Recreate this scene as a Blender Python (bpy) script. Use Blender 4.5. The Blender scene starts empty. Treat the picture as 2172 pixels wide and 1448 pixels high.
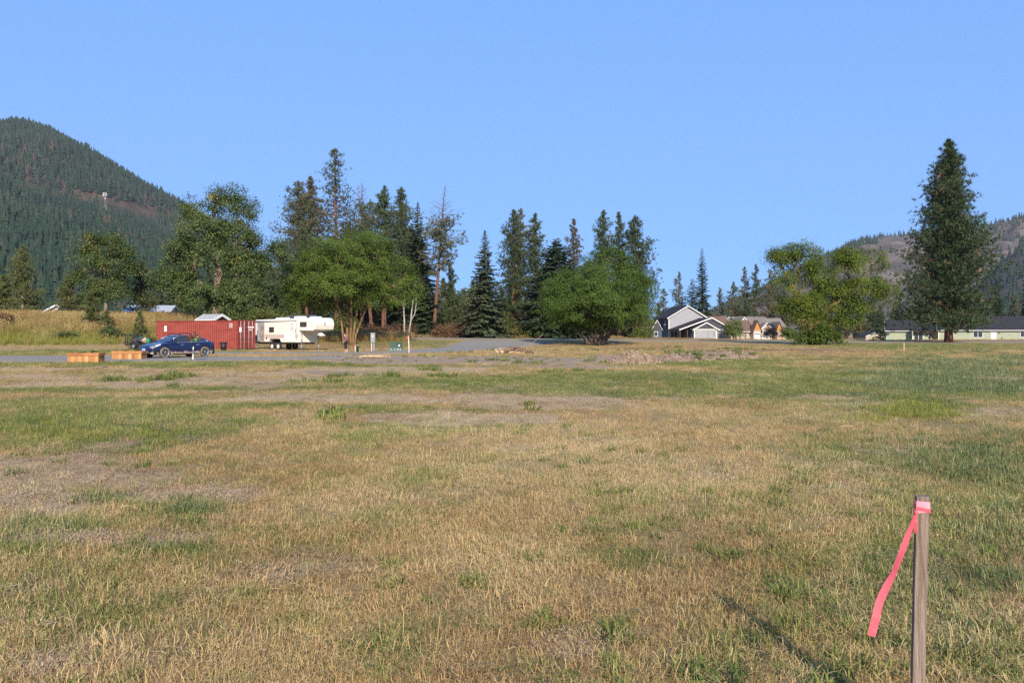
import bpy, bmesh, math, random
import numpy as np
from mathutils import Vector, Matrix, Quaternion

# ------------------------------------------------------------------ camera, sky, sun, exposure
F, CX, HY, EYE = 1810.0, 1086.0, 706.0, 1.6      # focal length / principal column / horizon row in photo pixels, eye height
scene = bpy.context.scene
cam_d = bpy.data.cameras.new('camera'); cam = bpy.data.objects.new('camera', cam_d)
scene.collection.objects.link(cam); scene.camera = cam
cam.location = (0, 0, EYE); cam.rotation_euler = (math.radians(90), 0, 0)
cam_d.sensor_width = 36.0; cam_d.lens = 30.0; cam_d.shift_y = -18/2172
cam_d.clip_start = 0.1; cam_d.clip_end = 20000

SKY_GAMMA, SKY_TINT = 0.25, (1.60, 3.12, 5.95, 1)      # softens the horizon glow as the camera did
SUN_EL, SUN_DX, SUN_DY = math.radians(27), -0.18, 0.98     # light travels towards (-x, +y)
world = bpy.data.worlds.new('World'); scene.world = world; world.use_nodes = True
wn = world.node_tree.nodes; wl = world.node_tree.links; wn.clear()
sky = wn.new('ShaderNodeTexSky'); sky.sky_type = 'NISHITA'; sky.sun_disc = False
sky.sun_elevation = SUN_EL
sky.sun_rotation = math.atan2(-SUN_DX, -SUN_DY)
sky.altitude = 900; sky.air_density = 1.0; sky.dust_density = 0.0; sky.ozone_density = 3.4
bg = wn.new('ShaderNodeBackground'); bg.inputs['Strength'].default_value = 0.078
wo = wn.new('ShaderNodeOutputWorld')
gm = wn.new('ShaderNodeGamma'); gm.inputs['Gamma'].default_value = SKY_GAMMA
tn = wn.new('ShaderNodeMix'); tn.data_type = 'RGBA'; tn.blend_type = 'MULTIPLY'; tn.inputs[0].default_value = 1.0; tn.inputs[7].default_value = SKY_TINT
wl.new(sky.outputs[0], gm.inputs[0]); wl.new(gm.outputs[0], tn.inputs[6]); wl.new(tn.outputs[2], bg.inputs[0]); wl.new(bg.outputs[0], wo.inputs[0])
sun_d = bpy.data.lights.new('sun', 'SUN'); sun = bpy.data.objects.new('sun', sun_d)
scene.collection.objects.link(sun)
sun_d.energy = 5.0; sun_d.angle = math.radians(0.53); sun_d.color = (1.0, 0.90, 0.76)
_dir = Vector((SUN_DX, SUN_DY, 0)).normalized()*math.cos(SUN_EL) + Vector((0, 0, -math.sin(SUN_EL)))
sun.rotation_euler = _dir.to_track_quat('-Z', 'Y').to_euler()
sun.location = (20, -60, 60)
vs = scene.view_settings
vs.view_transform = 'Standard'; vs.look = 'None'; vs.exposure = 0.62; vs.gamma = 1.0; vs.use_curve_mapping = False
scene.cycles.max_bounces = 6; scene.cycles.diffuse_bounces = 3; scene.cycles.glossy_bounces = 3
scene.cycles.transparent_max_bounces = 8; scene.cycles.volume_bounces = 0
scene.cycles.use_denoising = False
scene.cycles.sample_clamp_indirect = 6.0

# ------------------------------------------------------------------ helpers
rng = np.random.default_rng(11)
C = scene.collection

def tag(o, label=None, cat=None, group=None, kind=None):
    if label: o['label'] = label
    if cat: o['category'] = cat
    if group: o['group'] = group
    if kind: o['kind'] = kind
    return o

def empty(name, loc=(0, 0, 0), rz=0.0, label=None, cat=None, group=None):
    o = bpy.data.objects.new(name, None); C.objects.link(o)
    o.location = loc; o.rotation_euler = (0, 0, rz); o.empty_display_size = 0.2
    return tag(o, label, cat, group)

def np_mesh(name, V, faces, smooth=False, tint=None):
    """faces: list of (M,k) int arrays"""
    V = np.asarray(V, np.float32)
    me = bpy.data.meshes.new(name)
    me.vertices.add(len(V)); me.vertices.foreach_set('co', V.ravel())
    if not isinstance(faces, (list, tuple)): faces = [faces]
    faces = [np.asarray(f, np.int32) for f in faces if len(f)]
    nl = sum(f.size for f in faces); npoly = sum(len(f) for f in faces)
    me.loops.add(nl); me.polygons.add(npoly)
    me.loops.foreach_set('vertex_index', np.concatenate([f.ravel() for f in faces]))
    tot = np.concatenate([np.full(len(f), f.shape[1], np.int32) for f in faces])
    st = np.concatenate([[0], np.cumsum(tot)[:-1]]).astype(np.int32)
    me.polygons.foreach_set('loop_start', st); me.polygons.foreach_set('loop_total', tot)
    if smooth: me.polygons.foreach_set('use_smooth', np.ones(npoly, bool))
    me.update(calc_edges=True)
    if tint is not None:
        a = me.attributes.new('tint', 'FLOAT', 'POINT'); a.data.foreach_set('value', np.asarray(tint, np.float32))
    return me

def obj(name, me, mat, parent=None):
    o = bpy.data.objects.new(name, me); C.objects.link(o)
    if mat is not None and len(me.materials) == 0: me.materials.append(mat)
    if parent is not None: o.parent = parent
    return o

class MB:
    """collects simple solids into one mesh"""
    def __init__(s): s.v = []; s.f = []; s.sm = []
    def add(s, vs, fs, smooth=False, M=None):
        b = len(s.v)
        for p in vs:
            p = Vector(p); s.v.append(tuple(M @ p if M is not None else p))
        for f in fs: s.f.append([i+b for i in f]); s.sm.append(smooth)
        return s
    def box(s, x0, x1, y0, y1, z0, z1, M=None):
        vs = [(x0,y0,z0),(x1,y0,z0),(x1,y1,z0),(x0,y1,z0),(x0,y0,z1),(x1,y0,z1),(x1,y1,z1),(x0,y1,z1)]
        return s.add(vs, [(0,3,2,1),(4,5,6,7),(0,1,5,4),(1,2,6,5),(2,3,7,6),(3,0,4,7)], M=M)
    def tube(s, pts, rad, n=6, caps=True, M=None):
        pts = [Vector(p) for p in pts]
        if not hasattr(rad, '__len__'): rad = [rad]*len(pts)
        vs = []; fs = []; prev = None
        for i, p in enumerate(pts):
            d = (pts[min(i+1, len(pts)-1)] - pts[max(i-1, 0)])
            d = d.normalized() if d.length > 1e-9 else Vector((0, 0, 1))
            if prev is None:
                a = d.orthogonal().normalized()
            else:
                a = (prev - d*prev.dot(d)); a = a.normalized() if a.length > 1e-6 else d.orthogonal().normalized()
            prev = a; b = d.cross(a)
            for k in range(n):
                t = 2*math.pi*k/n
                vs.append(p + (a*math.cos(t) + b*math.sin(t))*rad[i])
        for i in range(len(pts)-1):
            for k in range(n):
                k2 = (k+1) % n
                fs.append((i*n+k, i*n+k2, (i+1)*n+k2, (i+1)*n+k))
        if caps:
            fs.append(tuple(range(n-1, -1, -1))); fs.append(tuple((len(pts)-1)*n+k for k in range(n)))
        return s.add(vs, fs, smooth=n > 4, M=M)
    def lathe(s, prof, n=20, axis='y', c=(0, 0, 0), M=None):
        """prof: (r, a) pairs along axis"""
        vs = []; fs = []
        for r, a in prof:
            for k in range(n):
                t = 2*math.pi*k/n; u, w = r*math.cos(t), r*math.sin(t)
                vs.append({'y': (c[0]+u, c[1]+a, c[2]+w), 'z': (c[0]+u, c[1]+w, c[2]+a), 'x': (c[0]+a, c[1]+u, c[2]+w)}[axis])
        for i in range(len(prof)-1):
            for k in range(n):
                k2 = (k+1) % n; fs.append((i*n+k, i*n+k2, (i+1)*n+k2, (i+1)*n+k))
        return s.add(vs, fs, smooth=True, M=M)
    def prism(s, pts, off, M=None):
        """pts: planar polygon (3-D), extruded by off"""
        n = len(pts); o = Vector(off)
        vs = [Vector(p) for p in pts] + [Vector(p)+o for p in pts]
        fs = [tuple(range(n)), tuple(range(2*n-1, n-1, -1))] + [(i, (i+n), (i+1) % n + n, (i+1) % n) for i in range(n)]
        return s.add(vs, fs, M=M)
    def grid(s, rows, smooth=True, M=None):
        m = len(rows[0]); vs = [p for r in rows for p in r]; fs = []
        for i in range(len(rows)-1):
            for j in range(m-1): fs.append((i*m+j, i*m+j+1, (i+1)*m+j+1, (i+1)*m+j))
        return s.add(vs, fs, smooth=smooth, M=M)
    def build(s, name, mat, parent=None, recalc=True):
        me = bpy.data.meshes.new(name); me.from_pydata(s.v, [], s.f)
        me.polygons.foreach_set('use_smooth', np.array(s.sm, bool))
        if recalc:
            bm = bmesh.new(); bm.from_mesh(me); bmesh.ops.recalc_face_normals(bm, faces=bm.faces); bm.to_mesh(me); bm.free()
        me.update()
        return obj(name, me, mat, parent)

# ---- numpy value noise
_perm = np.random.default_rng(5).random((256, 256))
def vnoise(x, y):
    xi = np.floor(x).astype(int); yi = np.floor(y).astype(int); fx = x-xi; fy = y-yi
    fx = fx*fx*(3-2*fx); fy = fy*fy*(3-2*fy)
    g = lambda a, b: _perm[a & 255, b & 255]
    return (g(xi, yi)*(1-fx)+g(xi+1, yi)*fx)*(1-fy) + (g(xi, yi+1)*(1-fx)+g(xi+1, yi+1)*fx)*fy
def fbm(x, y, o=4, lac=2.03, gain=.5):
    x = np.asarray(x, float); y = np.asarray(y, float)
    t = 0; a = 1.0; n = 0
    for i in range(o):
        t = t + a*vnoise(x + i*17.3, y + i*9.1); n += a; a *= gain; x = x*lac; y = y*lac
    return t/n
def sst(a, b, x):
    t = np.clip((np.asarray(x, float)-a)/(b-a), 0, 1); return t*t*(3-2*t)

# ------------------------------------------------------------------ terrain
def road_y(x): return np.interp(x, [-400,-60,0,24,49,100,300], [112,124,128,135,146,166,260])
def road_z(x): return np.interp(x, [-60,-30,0,24,49,75,100,160], [1.15,.95,.7,.48,.16,-.1,-.25,-.4])
def terrain(x, y, fine=True):
    x = np.asarray(x, float); y = np.asarray(y, float)
    ry = road_y(x); t = sst(ry-34, ry-4, y)
    z = road_z(x)*t
    z = z - 0.30*sst(52, 76, y)*(1-sst(92, 112, y))*sst(-27, -21, x)*(1-sst(5, 22, x))
    yb = np.interp(x, [-90,-60,-40,-32,-22], [66,70,75,84,92])
    m = 2.9*sst(yb-2, yb+25, y)*(1-sst(-36, -22, x))
    m = m*(0.93+0.14*fbm(x*.12, y*.12, 2))*(1-.42*sst(104, 128, y))
    z = z - 0.50*sst(ry+6, ry+45, y)*sst(8, 32, x)
    z = np.maximum(z, z*0.3+m)
    # loose low ridge of dumped gravel, right of centre
    rx = (x-13.5)/11.0; yc = 50 + (x-8)*0.9
    z = z + 0.22*np.exp(-((y-yc)/3.2)**2)*(1-sst(0.85, 1.1, np.abs(rx)))
    if fine:
        z = z + 0.05*(fbm(x*.35, y*.35, 3)-.5)*sst(0, 6, y)*(1-sst(150, 400, y))
    return z
def tz(x, y): return float(terrain(np.array([x]), np.array([y]))[0])
def gp(px, py, d0=3.0, d1=600):
    """ground point seen at a photo pixel"""
    d = np.geomspace(d0, d1, 4000); x = (px-CX)/F*d
    yy = HY + (EYE-terrain(x, d))*F/d
    i = np.argmax(yy <= py)
    return Vector((x[i], d[i], float(terrain(x[i:i+1], d[i:i+1])[0])))
def at(px, d):
    x = (px-CX)/F*d; return Vector((x, d, tz(x, d)))

# ------------------------------------------------------------------ materials
def nodes(name):
    m = bpy.data.materials.new(name); m.use_nodes = True
    nt = m.node_tree; return m, nt, nt.nodes, nt.links, nt.nodes['Principled BSDF']
def rgba(c): return (c[0], c[1], c[2], 1.0)
def mat(name, col, rough=.7, col2=None, var=.12, scale=4.0, spec=.3, metal=0.0, bump=0.0, bscale=30, coat=0.0, stretch=None, detail=4, contrast=(.35,.65)):
    m, nt, N, L, P = nodes(name)
    tc = N.new('ShaderNodeTexCoord'); src = tc.outputs['Object']
    if stretch:
        mp = N.new('ShaderNodeMapping'); mp.inputs['Scale'].default_value = stretch; L.new(src, mp.inputs[0]); src = mp.outputs[0]
    n = N.new('ShaderNodeTexNoise'); n.inputs['Scale'].default_value = scale; n.inputs['Detail'].default_value = detail
    L.new(src, n.inputs['Vector'])
    r = N.new('ShaderNodeValToRGB'); r.color_ramp.elements[0].position = contrast[0]; r.color_ramp.elements[1].position = contrast[1]
    a = col; b = col2
    if b is None:
        a = [c*(1-var) for c in col]; b = [min(1, c*(1+var)) for c in col]
    r.color_ramp.elements[0].color = rgba(a); r.color_ramp.elements[1].color = rgba(b)
    L.new(n.outputs['Fac'], r.inputs[0]); L.new(r.outputs[0], P.inputs['Base Color'])
    P.inputs['Roughness'].default_value = rough; P.inputs['Metallic'].default_value = metal
    P.inputs['Specular IOR Level'].default_value = spec; P.inputs['Coat Weight'].default_value = coat
    if bump:
        n2 = N.new('ShaderNodeTexNoise'); n2.inputs['Scale'].default_value = bscale; n2.inputs['Detail'].default_value = 3; L.new(src, n2.inputs['Vector'])
        bp = N.new('ShaderNodeBump'); bp.inputs['Strength'].default_value = bump; bp.inputs['Distance'].default_value = .05
        L.new(n2.outputs['Fac'], bp.inputs['Height']); L.new(bp.outputs[0], P.inputs['Normal'])
    return m
def siding(name, col, pitch, axis='Z', depth=.35, var=.06, rough=.6, dirt=None):
    """lapped boards: fine relief only"""
    m = mat(name, col, rough, var=var, scale=1.3)
    nt = m.node_tree; N, L = nt.nodes, nt.links; P = N['Principled BSDF']
    tc = N.new('ShaderNodeTexCoord'); w = N.new('ShaderNodeTexWave'); w.wave_type = 'BANDS'; w.bands_direction = axis; w.wave_profile = 'SAW'
    w.inputs['Scale'].default_value = 0.314/pitch*1.0; w.inputs['Distortion'].default_value = 0
    L.new(tc.outputs['Object'], w.inputs[0])
    bp = N.new('ShaderNodeBump'); bp.inputs['Strength'].default_value = depth; bp.inputs['Distance'].default_value = .02
    L.new(w.outputs['Fac'], bp.inputs['Height']); L.new(bp.outputs[0], P.inputs['Normal'])
    return m
def glass(name, col=(.03,.04,.05), rough=.06):
    m, nt, N, L, P = nodes(name)
    P.inputs['Base Color'].default_value = rgba(col); P.inputs['Roughness'].default_value = rough; P.inputs['Specular IOR Level'].default_value = .7
    return m
def leafmat(name, ca, cb, trans=.35, rough=.55, cc=None):
    """tint attribute runs from ca to cb (to cc above .9)"""
    m, nt, N, L, P = nodes(name)
    a = N.new('ShaderNodeAttribute'); a.attribute_name = 'tint'
    r = N.new('ShaderNodeValToRGB'); e = r.color_ramp.elements
    e[0].position = 0; e[0].color = rgba(ca); e[1].position = .88; e[1].color = rgba(cb)
    if cc is not None:
        x = e.new(.96); x.color = rgba(cc)
    L.new(a.outputs['Fac'], r.inputs[0])
    oi = N.new('ShaderNodeObjectInfo'); hs = N.new('ShaderNodeHueSaturation')
    mr = N.new('ShaderNodeMapRange'); mr.inputs[3].default_value = .86; mr.inputs[4].default_value = 1.14
    L.new(oi.outputs['Random'], mr.inputs[0]); L.new(mr.outputs[0], hs.inputs['Value']); L.new(r.outputs[0], hs.inputs['Color'])
    P.inputs['Roughness'].default_value = rough; P.inputs['Specular IOR Level'].default_value = .25
    L.new(hs.outputs[0], P.inputs['Base Color'])
    t = N.new('ShaderNodeBsdfTranslucent'); L.new(hs.outputs[0], t.inputs[0])
    mx = N.new('ShaderNodeMixShader'); mx.inputs[0].default_value = trans
    L.new(P.outputs[0], mx.inputs[1]); L.new(t.outputs[0], mx.inputs[2])
    L.new(mx.outputs[0], N['Material Output'].inputs[0])
    return m
# ------------------------------------------------------------------ ground patches (fixed on the ground, read off the photograph)
def to_px(x, y, z=None):
    y = np.maximum(y, .5)
    if z is None: z = terrain(x, y, False)
    return CX + F*x/y, HY + F*(EYE-z)/y
def blobs(lst, x, y, rough=1.15, ns=1.0, grow=1):
    px, py = to_px(x, y)
    n = fbm(x*.55*ns, y*.28*ns, 4)-.5; n2 = fbm(x*2.6+40, y*1.7, 3)-.5
    out = np.zeros_like(px)
    for cx, cy, rx, ry, w in lst:
        if grow != 1: rx = rx*grow; ry = ry*grow
        q = np.sqrt(((px-cx)/rx)**2 + ((py-cy)/ry)**2) + rough*(n*1.5 + n2*.7)
        out = np.maximum(out, w*(1-sst(.55, 1.12, q)))
    return out
BARE = [(190,1015,300,30,.95),(430,1050,200,20,.8),(60,1065,140,28,.95),(230,1148,250,18,.75),(90,1245,50,10,.5),
        (330,812,430,13,.9),(90,802,160,8,.8),(620,846,260,8,.9),(960,848,330,10,.95),(1160,857,150,13,.9),(950,886,270,11,.7),
        (800,786,200,9,.9),(560,795,260,8,.75),(60,783,160,3.5,.8),(290,784,110,3,.8),(460,830,160,4,.6),(640,880,110,6,.6),
        (640,1080,60,12,.5),(1190,1375,130,32,.6),(380,1400,90,25,.4),(760,1200,60,20,.4),(1180,1290,60,18,.35),
        (2120,868,80,16,.7),(2135,803,70,10,.65),(1755,843,70,5,.6),(1815,857,70,4,.6),(1850,785,120,4,.5),(1740,767,90,2.5,.6),
        (1860,955,60,9,.5),(1520,1010,70,8,.35),(1800,1040,60,10,.45),(1960,1200,70,20,.4),(1420,845,40,5,.5)]
GREEN = [(620,823,520,5,.85),(300,845,420,7,.9),(860,872,240,8,.8),(1120,800,460,12,.95),(1350,835,260,14,.7),(600,900,300,12,.5),(260,905,520,52,.85),(120,858,260,14,.9),(900,812,420,17,.95),(1150,815,300,22,.95),(450,774,620,9,1.0),(820,778,170,5,.9),
         (560,862,180,9,.9),(420,826,240,6,.9),(800,865,160,14,.75),(1700,810,420,45,1.0),(2050,820,260,70,1.0),(1500,770,320,12,.95),(1400,800,200,18,.8),
         (150,828,260,9,.95),(230,1060,150,14,.75),(120,1130,130,20,.7),(420,1085,190,22,.75),(380,1170,170,16,.7),(60,1160,120,30,.7),
         (120,1290,200,80,.5),(420,1300,160,50,.35),(820,1380,120,50,.5),(640,1330,90,40,.4),(1000,1310,130,45,.4),(1280,1180,140,20,.3),
         (1960,1130,160,160,.65),(2120,1100,110,220,.75),(1830,1290,200,110,.45),(1600,1380,200,80,.35),(1750,950,120,40,.5),(2120,1380,120,120,.65),
         (850,728,180,10,.65),(230,747,300,7,.9),(1950,735,320,10,.75),(1000,905,200,14,.4)]
LUSH = [(2060,800,260,48,1.0),(2110,950,190,100,.45),(1950,870,150,20,.6),(2140,1180,130,190,.38),(1820,1000,160,40,.25),(1990,1280,190,150,.22),(330,805,30,8,.9),(232,808,26,7,.9),(368,798,26,9,.95),
        (90,1120,90,20,.35),(230,1062,120,12,.5),(430,1085,150,16,.4),(640,880,70,5,.3)]
YEL = [(1965,872,130,22,.9),(1840,890,80,10,.5),(140,920,300,30,.22),(150,715,340,16,.7)]
DIRT = [(1000,765,420,11,1.0),(760,757,150,5,1.0),(1330,760,130,10,.9),(1500,752,110,9,.7),(700,790,110,6,.5),(1220,778,130,5,.6)]
BROWN = [(1690,744,200,5.5,1.0),(1850,752,170,2.5,.6),(1380,738,170,4,.7),(1560,733,160,3,.5),(760,738,130,8,.55),(640,733,110,10,.4)]

# drives: centre line (world) and half width
def _pl(lst): return [(gp(a, b).x, gp(a, b).y, w) for a, b, w in lst]
DRIVE_A = _pl([(-140,761,6.4),(0,761,6.2),(150,761,6.0),(300,761.5,5.6),(450,762,4.6),(560,762,3.2),(640,761,2.2),(720,758.5,.7)])
DRIVE_B = _pl([(455,749,3.2),(540,750,4.0),(640,750,3.6),(720,750.5,3.2),(800,749.5,3.0),(880,747,3.2),(950,742.5,3.6),(1000,738,4.2),(1050,730,5.5),(1085,723,6.5)])
ROADL = [(x, float(road_y(x)), 3.3) for x in np.arange(-160, 261, 6)]
def seg_dist(pl, x, y):
    best = np.full(np.shape(x), 1e9)
    for (x0,y0,w0),(x1,y1,w1) in zip(pl[:-1], pl[1:]):
        dx, dy = x1-x0, y1-y0; t = np.clip(((x-x0)*dx+(y-y0)*dy)/(dx*dx+dy*dy), 0, 1)
        q = np.hypot(x-(x0+t*dx), y-(y0+t*dy)) - (w0+t*(w1-w0))
        best = np.minimum(best, q)
    return best
def paved(x, y): return np.minimum(np.minimum(seg_dist(DRIVE_A, x, y), seg_dist(DRIVE_B, x, y)), seg_dist(ROADL, x, y))

def masks(x, y):
    x = np.asarray(x, float); y = np.asarray(y, float)
    near = 1-sst(110, 150, y)
    front = (y > 2.5)
    bare = blobs(BARE, x, y, grow=1.22)*front; green = blobs(GREEN, x, y)*front; lush = blobs(LUSH, x, y)*front; yel = blobs(YEL, x, y)*front
    dirt = blobs(DIRT, x, y, .5, .7)*front; brown = blobs(BROWN, x, y, .5, .6)*front
    n = fbm(x*.9+7, y*.6, 4); n2 = fbm(x*.25+3, y*.18, 3)
    green = np.clip(green + sst(.54, .74, n)*.28 + sst(.52,.7,n2)*.20, 0, 1)
    bare = np.clip(bare + sst(.66, .8, fbm(x*.7+90, y*.5, 4))*.6*(1-sst(25,40,y)), 0, 1)
    return bare, green*(1-brown*.7), lush, yel, dirt, brown

# ------------------------------------------------------------------ ground sheet
ys = np.concatenate([[-6000,-1500,-400,-120,-40,-15,-6,-2,.0,1.2], np.geomspace(2.0, 6500, 430)])
u = np.linspace(-math.asinh(6000/8), math.asinh(6000/8), 431); xs = 8*np.sinh(u)
GX, GY = np.meshgrid(xs, ys)
gx, gy = GX.ravel(), GY.ravel()
gz = terrain(gx, np.maximum(gy, 0.0))
nx, ny = len(xs), len(ys)
ii = (np.arange(ny-1)[:, None]*nx + np.arange(nx-1)[None]).ravel()
gme = np_mesh('field', np.c_[gx, gy, gz], np.c_[ii, ii+1, ii+nx+1, ii+nx], smooth=True)
mb_, mg_, ml_, my_, md_, mr_ = masks(gx, gy)
mound = np.clip((gz-1.0)/1.2, 0, 1)*(gx < -14)*(gy > 66)*(gy < 160)
for nm, val in (('bare', mb_), ('green', mg_), ('lush', ml_), ('yellow', my_), ('dirt', md_), ('brown', mr_), ('mound', mound)):
    a = gme.attributes.new(nm, 'FLOAT', 'POINT'); a.data.foreach_set('value', np.asarray(val, np.float32))

def ground_material():
    m, nt, N, L, P = nodes('field_soil_and_turf')
    tc = N.new('ShaderNodeTexCoord')
    def noise(sc, det=5, rough=.6, st=None):
        n = N.new('ShaderNodeTexNoise'); n.inputs['Scale'].default_value = sc; n.inputs['Detail'].default_value = det; n.inputs['Roughness'].default_value = rough
        if st:
            mp = N.new('ShaderNodeMapping'); mp.inputs['Scale'].default_value = st; L.new(tc.outputs['Object'], mp.inputs[0]); L.new(mp.outputs[0], n.inputs['Vector'])
        else: L.new(tc.outputs['Object'], n.inputs['Vector'])
        return n.outputs['Fac']
    def ramp(f, a, b, p0=.35, p1=.65):
        r = N.new('ShaderNodeValToRGB'); e = r.color_ramp.elements; e[0].position = p0; e[1].position = p1; e[0].color = rgba(a); e[1].color = rgba(b); L.new(f, r.inputs[0]); return r.outputs[0]
    def mix(f, a, b):
        x = N.new('ShaderNodeMix'); x.data_type = 'RGBA'; L.new(f, x.inputs[0]); L.new(a, x.inputs[6]); L.new(b, x.inputs[7]); return x.outputs[2]
    def att(n): a = N.new('ShaderNodeAttribute'); a.attribute_name = n; return a.outputs['Fac']
    def sharpen(f, nz, lo=.35, hi=.65):
        ad = N.new('ShaderNodeMath'); ad.operation = 'ADD'; L.new(f, ad.inputs[0])
        sb = N.new('ShaderNodeMath'); sb.operation = 'MULTIPLY_ADD'; L.new(nz, sb.inputs[0]); sb.inputs[1].default_value = .9; sb.inputs[2].default_value = -.45; L.new(sb.outputs[0], ad.inputs[1])
        mr = N.new('ShaderNodeMapRange'); mr.interpolation_type = 'SMOOTHSTEP'; mr.inputs[1].default_value = lo; mr.inputs[2].default_value = hi; L.new(ad.outputs[0], mr.inputs[0]); return mr.outputs[0]
    fine = noise(55, 6, .7); mid = noise(9, 5, .65); big = noise(1.3, 4)
    thatch = mix(big, ramp(fine, (.13,.080,.038), (.47,.345,.175), .3, .7), ramp(mid, (.19,.12,.052), (.48,.355,.18)))
    grn = mix(big, ramp(fine, (.085,.085,.030), (.24,.22,.085), .3, .7), ramp(mid, (.075,.090,.032), (.20,.20,.075)))
    lsh = ramp(mid, (.070,.085,.038), (.19,.20,.088), .3, .7)
    yel = ramp(mid, (.16,.15,.03), (.36,.32,.07))
    soil = mix(big, ramp(fine, (.22,.14,.068), (.62,.47,.28), .32, .68), ramp(mid, (.34,.232,.125), (.56,.425,.25)))
    dirt = mix(fine, ramp(mid, (.26,.175,.115), (.39,.28,.195)), ramp(noise(150, 3), (.16,.10,.065), (.50,.39,.295), .3, .72))
    brown = ramp(mid, (.17,.095,.052), (.30,.19,.105))
    mnd = mix(big, ramp(mid, (.22,.135,.055), (.34,.235,.10)), ramp(mid, (.18,.12,.045), (.30,.21,.08)))
    c = mix(sharpen(att('green'), mid, .2, .9), thatch, grn)
    c = mix(sharpen(att('lush'), mid, .25, .85), c, lsh)
    c = mix(sharpen(att('yellow'), mid, .3, .9), c, yel)
    c = mix(sharpen(att('bare'), mid), c, soil)
    c = mix(sharpen(att('brown'), mid, .2, .6), c, brown)
    c = mix(att('mound'), c, mnd)
    c = mix(sharpen(att('dirt'), mid, .22, .55), c, dirt)
    L.new(c, P.inputs['Base Color']); P.inputs['Roughness'].default_value = .95; P.inputs['Specular IOR Level'].default_value = .08
    bp = N.new('ShaderNodeBump'); bp.inputs['Strength'].default_value = .9; bp.inputs['Distance'].default_value = .035
    ad = N.new('ShaderNodeMath'); ad.operation = 'ADD'; L.new(fine, ad.inputs[0]); L.new(mid, ad.inputs[1])
    L.new(ad.outputs[0], bp.inputs['Height']); L.new(bp.outputs[0], P.inputs['Normal'])
    return m
tag(obj('field', gme, ground_material()), kind='structure')

# ------------------------------------------------------------------ road and gravel drives
def strip(name, pl, m, off, cross=9, step=1.2, ragged=.35):
    pts = []
    for (x0,y0,w0),(x1,y1,w1) in zip(pl[:-1], pl[1:]):
        k = max(1, int(math.hypot(x1-x0, y1-y0)/step))
        for i in range(k): t = i/k; pts.append((x0+(x1-x0)*t, y0+(y1-y0)*t, w0+(w1-w0)*t))
    pts.append(pl[-1]); A = np.array(pts)
    # smooth the centre line
    for _ in range(12):
        A[1:-1] = (A[:-2]+2*A[1:-1]+A[2:])/4
    T = np.gradient(A[:, :2], axis=0); T /= np.linalg.norm(T, axis=1)[:, None]; Nn = np.c_[-T[:, 1], T[:, 0]]
    rows = []
    for k in range(cross+1):
        s = -1+2*k/cross
        w = A[:, 2] + (ragged*2*(fbm(A[:, 0]*.6+s*9, A[:, 1]*.6, 3)-.5) if k in (0, cross) else 0)
        rows.append(A[:, :2] + Nn*(w*s)[:, None])
    V = np.stack(rows, 1).reshape(-1, 2); z = terrain(V[:, 0], V[:, 1]) + off
    n = cross+1; e = np.zeros(len(V)); e.reshape(-1, n)[:, 0] = 1; e.reshape(-1, n)[:, -1] = 1
    z = z - e*off*1.4
    i = (np.arange(len(A)-1)[:, None]*n + np.arange(cross)[None]).ravel()
    return tag(obj(name, np_mesh(name, np.c_[V, z], np.c_[i, i+1, i+n+1, i+n], True), m), kind='structure')
gravel = mat('crushed_gravel', (.19,.168,.142), .95, (.32,.285,.245), scale=14, spec=.1, bump=.5, bscale=60, detail=8, contrast=(.3,.7))
asphalt = mat('worn_asphalt', (.17,.165,.165), .9, (.27,.26,.255), scale=3, spec=.15, bump=.2, bscale=80, detail=7)
strip('driveway', DRIVE_A, gravel, .06, 11)
strip('driveway', DRIVE_B, gravel, .075, 9)
strip('road', ROADL, asphalt, .09, 6, 3, .25)

# ------------------------------------------------------------------ mountains
def ridge(sil, d0, d1, px0, px1, na, nr, bump, seed, back=1.5, pw=1.35):
    P_ = np.linspace(px0, px1, na); S = np.linspace(0, back, nr)
    sx = [a for a, b in sil]; sy = [b for a, b in sil]
    zs = EYE + (HY-np.interp(P_, sx, sy))/F*d1
    k = np.ones(5)/5; zs = np.convolve(np.pad(zs, 2, 'edge'), k, 'valid')
    g = np.where(S <= 1, S**pw, 1-(S-1)*.7)
    D = d0+(d1-d0)*S
    X = (P_[:, None]-CX)/F*D[None]; Y = np.repeat(D[None], na, 0)
    nz = fbm(X/260+seed, Y/260, 6, gain=.55)-.5
    Z = zs[:, None]*g[None]*(1+bump*nz*(1-np.abs(2*np.clip(S, 0, 1)-1)**2)[None]*2) - 12*(1-sst(0, .08, S))[None]
    V = np.stack([X, Y, Z], -1)
    i = (np.arange(na-1)[:, None]*nr + np.arange(nr-1)[None]).ravel()
    return V, np.c_[i, i+nr, i+nr+1, i+1]
SIL_L = [(-2600,420),(-1500,330),(-700,262),(-250,262),(0,273),(40,273),(100,290),(160,318),(220,357),(290,400),(345,429),(390,454),(450,495),(520,547),(600,607),(680,665),(740,700),(800,712)]
SIL_R = [(1330,712),(1450,690),(1600,622),(1700,570),(1780,530),(1830,510),(1880,502),(1920,497),(2000,490),(2090,481),(2130,469),(2172,460),(2400,420),(2900,400),(3800,440)]
SIL_N = [(1900,712),(1980,700),(2040,665),(2085,610),(2115,566),(2172,520),(2300,470),(2600,430),(3300,450)]
hill_m = mat('forest_floor', (.035,.034,.022), 1, (.095,.062,.044), scale=.02, spec=.05, detail=8)
brown_m = mat('dry_mountainside', (.07,.060,.054), 1, (.17,.132,.112), scale=.012, spec=.05, detail=10, contrast=(.38,.62))
def hill(name, sil, d0, d1, a, b, na, nr, bump, seed, m, **k):
    V, Fc = ridge(sil, d0, d1, a, b, na, nr, bump, seed, **k)
    tag(obj(name, np_mesh(name, V.reshape(-1, 3), Fc, True), m), kind='structure'); return V
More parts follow.
